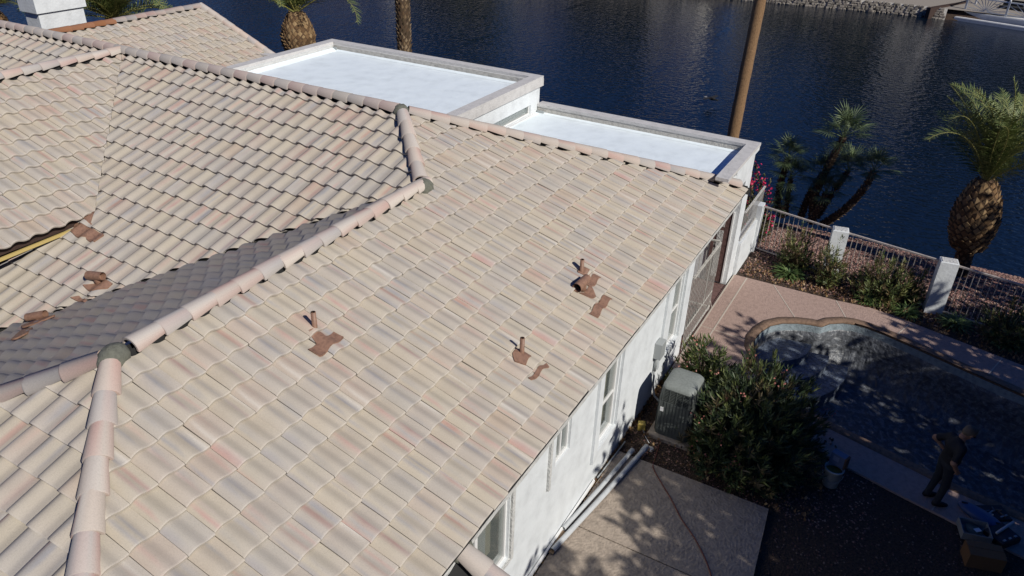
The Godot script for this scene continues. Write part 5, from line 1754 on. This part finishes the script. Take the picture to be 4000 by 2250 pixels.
func build_far_shore() -> void:
	# rough stone bank along the water
	var r := RandomNumberGenerator.new(); r.seed = 31
	var bank := thing("stone_bank", "grey rubble stone bank along the far edge of the lake", "stone bank")
	var st := ns()
	var v := -40.0
	while v < 6.9:
		for row in 5:
			var w := r.randf_range(0.12, 0.28)
			var u := far_u(v) + 0.10 + row * 0.10
			var c := Color(0.24, 0.215, 0.185) * r.randf_range(0.6, 1.2)
			st.set_color(c)
			obox(st, Transform3D(Basis.from_euler(Vector3(r.randf_range(-0.3, 0.3), r.randf_range(-0.3, 0.3), r.randf_range(-0.2, 0.2))), Vector3(v + r.randf_range(0, 0.3), -1.15 + row * 0.155, -u)), Vector3(w, 0.15, 0.24), 0.03)
		v += 0.23
	stuff(obj("stones", st, M.vrock, bank))
	st = ns(0)                                # packed earth between the stones
	for i in 56:
		var a := -40.0 + i * 0.84; var b := a + 0.84
		quad_dir(st, Vector3(a, -1.4, -(far_u(a) + 0.13)), Vector3(b, -1.4, -(far_u(b) + 0.13)), Vector3(b, -0.46, -(far_u(b) + 0.55)), Vector3(a, -0.46, -(far_u(a) + 0.55)), Vector3(0, 1, 1))
	obj("packed_earth", st, M.dirty, bank)
	# bleached gravel on the bank top
	st = ns(0)
	for i in 60:
		var a := -45.0 + i; var b := a + 1.0
		if b > 14: break
		quad_dir(st, Vector3(a, -0.50, -(far_u(a) + 0.62)), Vector3(b, -0.50, -(far_u(b) + 0.62)), Vector3(b, 0.05, -(far_u(b) + 7)), Vector3(a, 0.05, -(far_u(a) + 7)), Vector3.UP)
	struct(obj("gravel_bank", st, worn(Color(0.36, 0.32, 0.275), noise_tex(0.16, [[0.0, g(0.35)], [0.5, g(0.8)], [1.0, g(1.0)]], 5, 35), 0.35, 1.0)))
	# side return of the bank with timber edging
	st = ns()
	hexa(st, [Vector3(5.7, -1.3, -56.2), Vector3(5.95, -1.3, -56.1), Vector3(8.2, -1.3, -59.5), Vector3(7.95, -1.3, -59.6), Vector3(5.7, -0.42, -56.2), Vector3(5.95, -0.42, -56.1), Vector3(8.2, -0.2, -59.5), Vector3(7.95, -0.2, -59.6)])
	tag(obj("timber_edge", st, M.brown_dark), "dark timber edging at the end of the stone bank", "edging")
	# dock with sunburst railing
	var o := thing("boat_dock", "white boat dock with a sunburst railing on the far shore", "dock", Vector3(7.6, -1.34, -56.9), atan2(1.32, 4.55) * -1.0)
	var W := 16.0
	var m: Material = M.dock_paint
	st = ns(); obox(st, Transform3D(Basis(), Vector3(W * 0.5, 0.22, -0.15)), Vector3(W, 0.30, 0.30), 0.02); obj("float_beam", st, m, o)
	st = ns(); obox(st, Transform3D(Basis(), Vector3(W * 0.5, 0.385, -0.16)), Vector3(W - 0.1, 0.03, 0.26)); obj("float_edge", st, M.white_paint, o)
	st = ns(); obox(st, Transform3D(Basis(), Vector3(W * 0.5 + 0.3, 0.52, -0.70)), Vector3(W - 0.2, 0.34, 0.12)); obj("fascia_board", st, m, o)
	st = ns(); obox(st, Transform3D(Basis(), Vector3(W * 0.5 + 0.3, 0.72, -2.85)), Vector3(W - 0.2, 0.06, 4.4)); obj("deck", st, M.white_paint, o)
	for k in 10:
		st = ns(); obox(st, Transform3D(Basis(), Vector3(0.9 + k * 1.6, 0.2, -3.4)), Vector3(0.2, 1.5, 0.2)); obj("pile", st, M.wood, o)
	var z := -0.80
	for pnl in 5:
		var x0 := 0.35 + pnl * 2.75; var x1 := x0 + 2.75
		st = ns(); obox(st, Transform3D(Basis(), Vector3(x0, 1.25, z)), Vector3(0.13, 1.15, 0.13)); obj("post", st, m, o)
		st = ns(0); lathe(st, Transform3D(Basis(), Vector3(x0, 1.88, z)), [Vector2(0, -0.07), Vector2(0.08, 0), Vector2(0, 0.09)], 8); obj("post_knob", st, M.white_paint, o)
		st = ns(); obox(st, Transform3D(Basis(), Vector3((x0 + x1) * 0.5, 1.73, z)), Vector3(2.6, 0.09, 0.09)); obj("top_rail", st, M.white_paint, o)
		st = ns(); obox(st, Transform3D(Basis(), Vector3((x0 + x1) * 0.5, 0.87, z)), Vector3(2.6, 0.07, 0.07)); obj("bottom_rail", st, m, o)
		var hub := Vector3((x0 + x1) * 0.5, 0.89, z)
		for k in 11:
			var an := PI * (k + 0.5) / 11.0
			var d := Vector3(cos(an), sin(an), 0)
			var L := minf(1.27 / maxf(absf(d.x), 0.01), 0.80 / maxf(d.y, 0.01))
			st = ns(); tube(st, [hub + d * 0.10, hub + d * L], 0.025, 4); obj("ray", st, m, o)
	for k in 3:                                # railing of the near end
		st = ns(); obox(st, Transform3D(Basis(), Vector3(0.35, 1.25, -0.80 - 2.0 * k)), Vector3(0.12, 1.15, 0.12)); obj("post", st, m, o)
	st = ns(); obox(st, Transform3D(Basis(), Vector3(0.35, 1.73, -2.80)), Vector3(0.09, 0.09, 4.0)); obj("top_rail", st, m, o)
	st = ns(); obox(st, Transform3D(Basis(), Vector3(3.2, 0.96, -3.2)), Vector3(2.4, 0.42, 1.0)); obox(st, Transform3D(Basis(), Vector3(3.2, 1.3, -3.6)), Vector3(2.4, 0.5, 0.15)); tag(obj("dock_bench", st, M.dark, self), "dark bench standing on the white dock", "bench")
	var bench: Node3D = get_node("dock_bench")
	bench.transform = o.transform
	# houses and trees beyond, outside the picture: the lake mirrors them
	far_house("pale house on the far shore behind the slim brown trunk", -16.0, 68, 5.0, 8, 4.6, 2.0, 1)
	far_house("pale tall house on the far shore near the stone bank", -9.3, 69, 2.6, 6, 7.4, 1.2, 2)
	far_house("pale wide house at the left of the far shore", -31.0, 70, 7.0, 9, 4.4, 2.0, 3)
	far_house("pale house on the far shore behind the dock", 4.6, 70, 3.2, 6, 9.0, 1.0, 4)
	far_house("low pale house at the far left of the lake", -58, 68, 16, 9, 4.0, 1.8, 5)
	var ts := [["tree on the far shore left of the tall pale house", -21.5, 66.5, 9.0, 4.6], ["low tree on the far shore right of the tall pale house", -4.5, 65.0, 4.8, 4.2], ["small tree on the far shore above the stone bank", -1.0, 65.5, 5.2, 3.6], ["tall dark tree on the far shore left of the dock", 1.0, 70.0, 14.0, 3.6], ["tallest dark tree on the far shore behind the dock", 8.5, 71.0, 17.0, 5.6], ["dark tree on the far shore right of the dock", 14.5, 70.0, 15.0, 5.6], ["round tree on the far shore at the left of the lake", -40.0, 66.0, 10.5, 6.5], ["round tree between the pale houses on the far shore", -26.0, 67.0, 8.0, 3.4], ["dark tree at the far left of the lake", -75.0, 68.0, 8.0, 7.0], ["dark bush tree between the two left pale houses", -47.0, 70.0, 9.0, 6.0]]
	for i in ts.size(): far_tree(ts[i][0], ts[i][1], ts[i][2], ts[i][3], ts[i][4], 900, 200 + i)
	# bird low over the water
	var bd := thing("bird", "dark bird with spread wings flying low over the lake", "bird", P(-1.0, 24.9, -5.86), 1.2)
	st = ns(0)
	lathe(st, Transform3D(Basis(Vector3.RIGHT, PI / 2), Vector3.ZERO), [Vector2(0, -0.28), Vector2(0.05, -0.2), Vector2(0.085, 0.0), Vector2(0.06, 0.14), Vector2(0.03, 0.2), Vector2(0.04, 0.27), Vector2(0.03, 0.32), Vector2(0, 0.38)], 10)
	obj("body", st, mat(g(0.02), 0.7), bd)
	for sg in [-1.0, 1.0]:
		st = ns(0)
		var pr := []
		for q in [[0.06, 0.10, -0.12, 0.03], [0.22, 0.13, -0.10, 0.09], [0.40, 0.06, -0.12, 0.08], [0.52, -0.06, -0.13, 0.03]]:
			var cur := [Vector3(sg * q[0], q[3], q[1]), Vector3(sg * q[0], q[3], q[2])]
			if pr.size():
				quad_dir(st, pr[0], pr[1], cur[1], cur[0], Vector3.UP)
				quad_dir(st, pr[0] - Vector3(0, 0.012, 0), pr[1] - Vector3(0, 0.012, 0), cur[1] - Vector3(0, 0.012, 0), cur[0] - Vector3(0, 0.012, 0), Vector3.DOWN)
			pr = cur
		obj("wing", st, mat(g(0.025), 0.7), bd)
	st = ns(0)
	tri_dir(st, Vector3(0, 0.0, -0.2), Vector3(0.09, 0, -0.42), Vector3(-0.09, 0, -0.42), Vector3.UP)
	tri_dir(st, Vector3(0, -0.012, -0.2), Vector3(0.09, -0.012, -0.42), Vector3(-0.09, -0.012, -0.42), Vector3.DOWN)
	obj("tail", st, mat(Color(0.3, 0.3, 0.3), 0.7), bd)

# ---------------------------------------------------------------- person
var bones := []                    # [a, b, ra, rb, colour]

func bone(a: Vector3, b: Vector3, ra: float, rb: float, c: Color) -> void:
	bones.append([a, b, ra, rb, c, (b - a).length_squared()])

func field(p: Vector3, list: Array, k: float) -> float:
	var d := 9.0
	for q in list:
		var ab: Vector3 = q[1] - q[0]
		var t := clampf((p - q[0]).dot(ab) / maxf(q[5], 1e-9), 0.0, 1.0)
		var e: float = (p - (q[0] + ab * t)).length() - lerpf(q[2], q[3], t)
		var h := maxf(k - absf(d - e), 0.0) / k
		d = minf(d, e) - h * h * k * 0.25
	return d

func nets(st: SurfaceTool, list: Array, cell: float, k: float) -> void:
	var val := {}
	var cells := {}
	for q in list:
		var rad: float = maxf(q[2], q[3]) + cell * 2.0
		var lo: Vector3 = (q[0] as Vector3).min(q[1]) - Vector3.ONE * rad
		var hi: Vector3 = (q[0] as Vector3).max(q[1]) + Vector3.ONE * rad
		for x in range(floori(lo.x / cell), ceili(hi.x / cell)):
			for y in range(floori(lo.y / cell), ceili(hi.y / cell)):
				for z in range(floori(lo.z / cell), ceili(hi.z / cell)):
					var c := Vector3i(x, y, z)
					if cells.has(c): continue
					var p := Vector3(c) * cell
					var ab: Vector3 = q[1] - q[0]
					var t := clampf((p - q[0]).dot(ab) / maxf(q[5], 1e-9), 0.0, 1.0)
					if absf((p - (q[0] + ab * t)).length() - lerpf(q[2], q[3], t)) > cell * 2.0 + k * 0.3: continue
					cells[c] = true
	var at := func(c: Vector3i) -> float:
		if not val.has(c): val[c] = field(Vector3(c) * cell, list, k)
		return val[c]
	var verts := {}
	var off := [Vector3i(0, 0, 0), Vector3i(1, 0, 0), Vector3i(0, 1, 0), Vector3i(1, 1, 0), Vector3i(0, 0, 1), Vector3i(1, 0, 1), Vector3i(0, 1, 1), Vector3i(1, 1, 1)]
	var edges := [[0, 1], [2, 3], [4, 5], [6, 7], [0, 2], [1, 3], [4, 6], [5, 7], [0, 4], [1, 5], [2, 6], [3, 7]]
	for c in cells:
		var s := Vector3.ZERO
		var n := 0
		for e in edges:
			var a: float = at.call(c + off[e[0]]); var b: float = at.call(c + off[e[1]])
			if (a < 0.0) != (b < 0.0):
				s += Vector3(c + off[e[0]]).lerp(Vector3(c + off[e[1]]), a / (a - b)) * cell
				n += 1
		if n: verts[c] = s / n
	var col := func(p: Vector3) -> Color:
		var best := 9.0
		var cc := Color.BLACK
		for q in list:
			var ab: Vector3 = q[1] - q[0]
			var t := clampf((p - q[0]).dot(ab) / maxf(q[5], 1e-9), 0.0, 1.0)
			var e: float = (p - (q[0] + ab * t)).length() - lerpf(q[2], q[3], t)
			if e < best: best = e; cc = q[4]
		return cc
	var cols := {}
	for c in verts: cols[c] = col.call(verts[c])
	var ax := [Vector3i(1, 0, 0), Vector3i(0, 1, 0), Vector3i(0, 0, 1)]
	for c in verts:
		for d in 3:
			var a: float = at.call(c); var b: float = at.call(c + ax[d])
			if (a < 0.0) == (b < 0.0): continue
			var e1: Vector3i = ax[(d + 1) % 3]; var e2: Vector3i = ax[(d + 2) % 3]
			var q := [c, c - e1, c - e1 - e2, c - e2]
			if not (verts.has(q[1]) and verts.has(q[2]) and verts.has(q[3])): continue
			var order := [0, 1, 2, 0, 2, 3] if a >= 0.0 else [0, 2, 1, 0, 3, 2]
			for i in order:
				st.set_color(cols[q[i]])
				st.add_vertex(verts[q[i]])

func hand_bones(wrist: Vector3, dir: Vector3, palm_n: Vector3, side: float, c: Color, curl: float) -> Array:
	var out := []
	var d := dir.normalized()
	var n := (palm_n - d * palm_n.dot(d)).normalized()
	var s := d.cross(n) * side                       # towards the thumb
	var add := func(a: Vector3, b: Vector3, ra: float, rb: float): out.append([a, b, ra, rb, c, (b - a).length_squared()])
	for k in 4: add.call(wrist, wrist + d * 0.075 + s * (0.027 - 0.018 * k), 0.017, 0.012)
	for k in 4:
		var p: Vector3 = wrist + d * 0.078 + s * (0.029 - 0.0195 * k)
		var L: float = [0.036, 0.041, 0.038, 0.029][k]
		var f := d
		for j in 3:
			f = (f * cos(curl) + n * sin(curl)).normalized()
			var e: Vector3 = p + f * L * [1.0, 0.75, 0.6][j]
			add.call(p, e, 0.0085 - 0.0006 * j, 0.0080 - 0.0006 * j)
			p = e
	var tb: Vector3 = wrist + d * 0.025 + s * 0.026
	var t1: Vector3 = tb + (d * 0.65 + s * 0.75 + n * 0.3).normalized() * 0.04
	var t2: Vector3 = t1 + (d * 0.9 + s * 0.25 + n * 0.4).normalized() * 0.03
	add.call(tb, t1, 0.012, 0.010); add.call(t1, t2, 0.010, 0.008)
	return out

func build_person() -> void:
	var fwd := Vector3(0.87, 0, -0.49)
	var o := thing("person", "person in black shirt and dark trousers standing on the deck, looking down into the pool", "person", P(9.80, 0.93, -4.985), atan2(fwd.x, fwd.z))
	var shirt := Color(0.011, 0.011, 0.014); var jean := Color(0.022, 0.024, 0.032); var skin := Color(0.36, 0.19, 0.125); var shoe := Color(0.012, 0.011, 0.011); var sole := Color(0.16, 0.15, 0.14)
	# x: left is +, y up, z forwards
	for q in [[-1.0, 0.0, 0.01], [1.0, -0.05, -0.02]]:
		var sd: float = q[0]
		var hip := Vector3(sd * 0.085, 0.82, 0.0); var knee := Vector3(sd * 0.10, 0.45, 0.03 + q[2]); var ank := Vector3(sd * 0.105, 0.10, q[1])
		bone(hip, knee, 0.088, 0.062, jean)
		bone(knee, ank, 0.062, 0.050, jean)
		bone(ank + Vector3(0, -0.045, -0.03), ank + Vector3(sd * 0.012, -0.055, 0.10), 0.042, 0.037, shoe)
		bone(ank + Vector3(0, -0.055, 0.05), ank + Vector3(sd * 0.018, -0.062, 0.165), 0.037, 0.030, shoe)
	bone(Vector3(-0.06, 0.86, 0.0), Vector3(0.06, 0.86, 0.0), 0.105, 0.105, jean)
	bone(Vector3(-0.04, 0.96, 0.02), Vector3(0.04, 0.96, 0.02), 0.125, 0.125, shirt)
	bone(Vector3(0, 0.96, 0.025), Vector3(0, 1.16, 0.02), 0.128, 0.135, shirt)
	bone(Vector3(-0.07, 1.17, 0.02), Vector3(0.07, 1.17, 0.02), 0.118, 0.118, shirt)
	bone(Vector3(-0.13, 1.265, 0.025), Vector3(0.13, 1.265, 0.025), 0.062, 0.062, shirt)
	bone(Vector3(0, 1.26, 0.03), Vector3(0, 1.37, 0.085), 0.058, 0.050, skin)
	bone(Vector3(0, 1.27, 0.02), Vector3(0, 1.31, 0.045), 0.068, 0.060, shirt)
	var re := Vector3(-0.235, 1.035, -0.085); var rw := Vector3(-0.185, 0.835, 0.06)
	bone(Vector3(-0.165, 1.25, 0.02), re.lerp(Vector3(-0.165, 1.25, 0.02), 0.3), 0.060, 0.060, shirt)
	bone(re.lerp(Vector3(-0.165, 1.25, 0.02), 0.35), re, 0.043, 0.040, skin)
	bone(re, rw, 0.041, 0.028, skin)
	var le := Vector3(0.30, 1.10, -0.13); var lw := Vector3(0.20, 0.93, 0.03)
	bone(Vector3(0.165, 1.25, 0.02), le.lerp(Vector3(0.165, 1.25, 0.02), 0.3), 0.060, 0.058, shirt)
	bone(le.lerp(Vector3(0.165, 1.25, 0.02), 0.35), le, 0.043, 0.040, skin)
	bone(le, lw, 0.041, 0.028, skin)
	var st := ns(0)
	nets(st, bones, 0.0145, 0.035)
	# head, bowed
	var hb := Basis(Vector3.RIGHT, 0.55)
	var hc := Vector3(0, 1.455, 0.135)
	var head := []
	var hadd := func(a: Vector3, b: Vector3, ra: float, rb: float, c: Color):
		var p := hc + hb * a; var q := hc + hb * b
		head.append([p, q, ra, rb, c, (q - p).length_squared()])
	hadd.call(Vector3(0, 0.03, -0.018), Vector3(0, 0.03, 0.012), 0.080, 0.080, skin)
	hadd.call(Vector3(0, -0.03, 0.02), Vector3(0, -0.055, 0.035), 0.062, 0.048, skin)
	hadd.call(Vector3(0, -0.085, 0.058), Vector3(0, -0.085, 0.062), 0.024, 0.022, skin)
	hadd.call(Vector3(0, 0.012, 0.083), Vector3(0, -0.025, 0.102), 0.010, 0.014, skin)
	hadd.call(Vector3(-0.035, 0.03, 0.076), Vector3(0.035, 0.03, 0.076), 0.013, 0.013, skin)
	hadd.call(Vector3(-0.018, -0.055, 0.080), Vector3(0.018, -0.055, 0.080), 0.009, 0.009, Color(0.28, 0.11, 0.09))
	for sd in [-1.0, 1.0]: hadd.call(Vector3(sd * 0.080, 0.015, 0.0), Vector3(sd * 0.084, -0.02, -0.004), 0.014, 0.010, skin)
	hadd.call(Vector3(0, -0.06, -0.02), Vector3(0, -0.10, -0.03), 0.05, 0.048, skin)
	nets(st, head, 0.006, 0.016)
	nets(st, hand_bones(rw, Vector3(0.1, -0.75, 0.55), Vector3(1, -0.1, 0), -1.0, skin, 0.45), 0.0045, 0.006)
	nets(st, hand_bones(lw, Vector3(-0.35, -0.75, 0.5), Vector3(-1, 0, -0.2), 1.0, skin, 0.35), 0.0045, 0.006)
	obj("body", st, M.skin, o)
	st = ns(0)
	var hair := []
	for q in [[Vector3(0, 0.055, -0.030), Vector3(0, 0.062, 0.020), 0.078], [Vector3(0, 0.0, -0.045), Vector3(0, 0.04, -0.04), 0.066], [Vector3(-0.05, 0.05, 0.0), Vector3(-0.045, 0.01, -0.03), 0.04], [Vector3(0.05, 0.05, 0.0), Vector3(0.045, 0.01, -0.03), 0.04]]:
		var a: Vector3 = hc + hb * q[0]; var b: Vector3 = hc + hb * q[1]
		hair.append([a, b, q[2], q[2], Color(0.13, 0.10, 0.07), (b - a).length_squared()])
	nets(st, hair, 0.008, 0.02)
	obj("hair", st, M.skin, o)
	st = ns(0)
	for sd in [-1.0, 1.0]:
		obox(st, Transform3D(hb, hc + hb * Vector3(sd * 0.034, 0.008, 0.090)), Vector3(0.052, 0.034, 0.012))
		obox(st, Transform3D(hb, hc + hb * Vector3(sd * 0.074, 0.014, 0.045)), Vector3(0.006, 0.008, 0.095))
	obj("sunglasses", st, mat(g(0.008), 0.2), o)

func _ready() -> void:
	rng.seed = 20
	# --- camera
	var cam := Camera3D.new()
	cam.name = "camera"
	var R := Vector3(0.869155, 0.028679, -0.493707)
	var U := Vector3(-0.269571, 0.864437, -0.424357)
	var F := Vector3(-0.414609, -0.501922, -0.759061)
	cam.transform = Transform3D(Basis(R, U, -F), P(8.08257, -10.55497, 4.16739))
	cam.fov = 41.194
	cam.near = 0.1
	cam.far = 600.0
	add_child(cam)
	cam.current = true
	cam_pos = cam.position
	# --- sky, sun, exposure
	var we := WorldEnvironment.new()
	we.name = "world_environment"
	var env := Environment.new()
	env.background_mode = Environment.BG_SKY
	var sky := Sky.new()
	var sm := ProceduralSkyMaterial.new()
	sm.sky_top_color = Color(0.10, 0.28, 0.58)
	sm.sky_horizon_color = Color(0.42, 0.56, 0.75)
	sm.sky_curve = 0.12
	sm.ground_bottom_color = Color(0.16, 0.14, 0.12)
	sm.ground_horizon_color = Color(0.35, 0.38, 0.42)
	sm.sun_angle_max = 1.0
	sky.sky_material = sm
	env.sky = sky
	env.background_energy_multiplier = 0.56
	env.tonemap_mode = Environment.TONE_MAPPER_LINEAR
	env.tonemap_exposure = 1.0
	env.sdfgi_enabled = true
	env.ssao_enabled = true
	env.ssil_enabled = true
	we.environment = env
	add_child(we)
	var sun := DirectionalLight3D.new()
	sun.name = "sun"
	sun.light_color = Color(1.0, 0.98, 0.945)
	sun.light_energy = 1.36
	sun.light_angular_distance = 0.5
	sun.shadow_enabled = true
	add_child(sun)
	var s := Vector3(0.755, 0.602, 0.26).normalized()      # towards the sun
	sun.look_at_from_position(s * 60.0, Vector3.ZERO, Vector3.UP)
	# --- everything else
	make_materials()
	for k in 72:
		var soup := tile_soup(k)
		tile_meshes.append([soup_mesh(soup), soup])
	for k in 36: cap_meshes.append(cap_mesh(k, k >= 24))
	build_ground()
	build_house()
	build_yard()
	build_plants()
	build_far_shore()
	build_person()
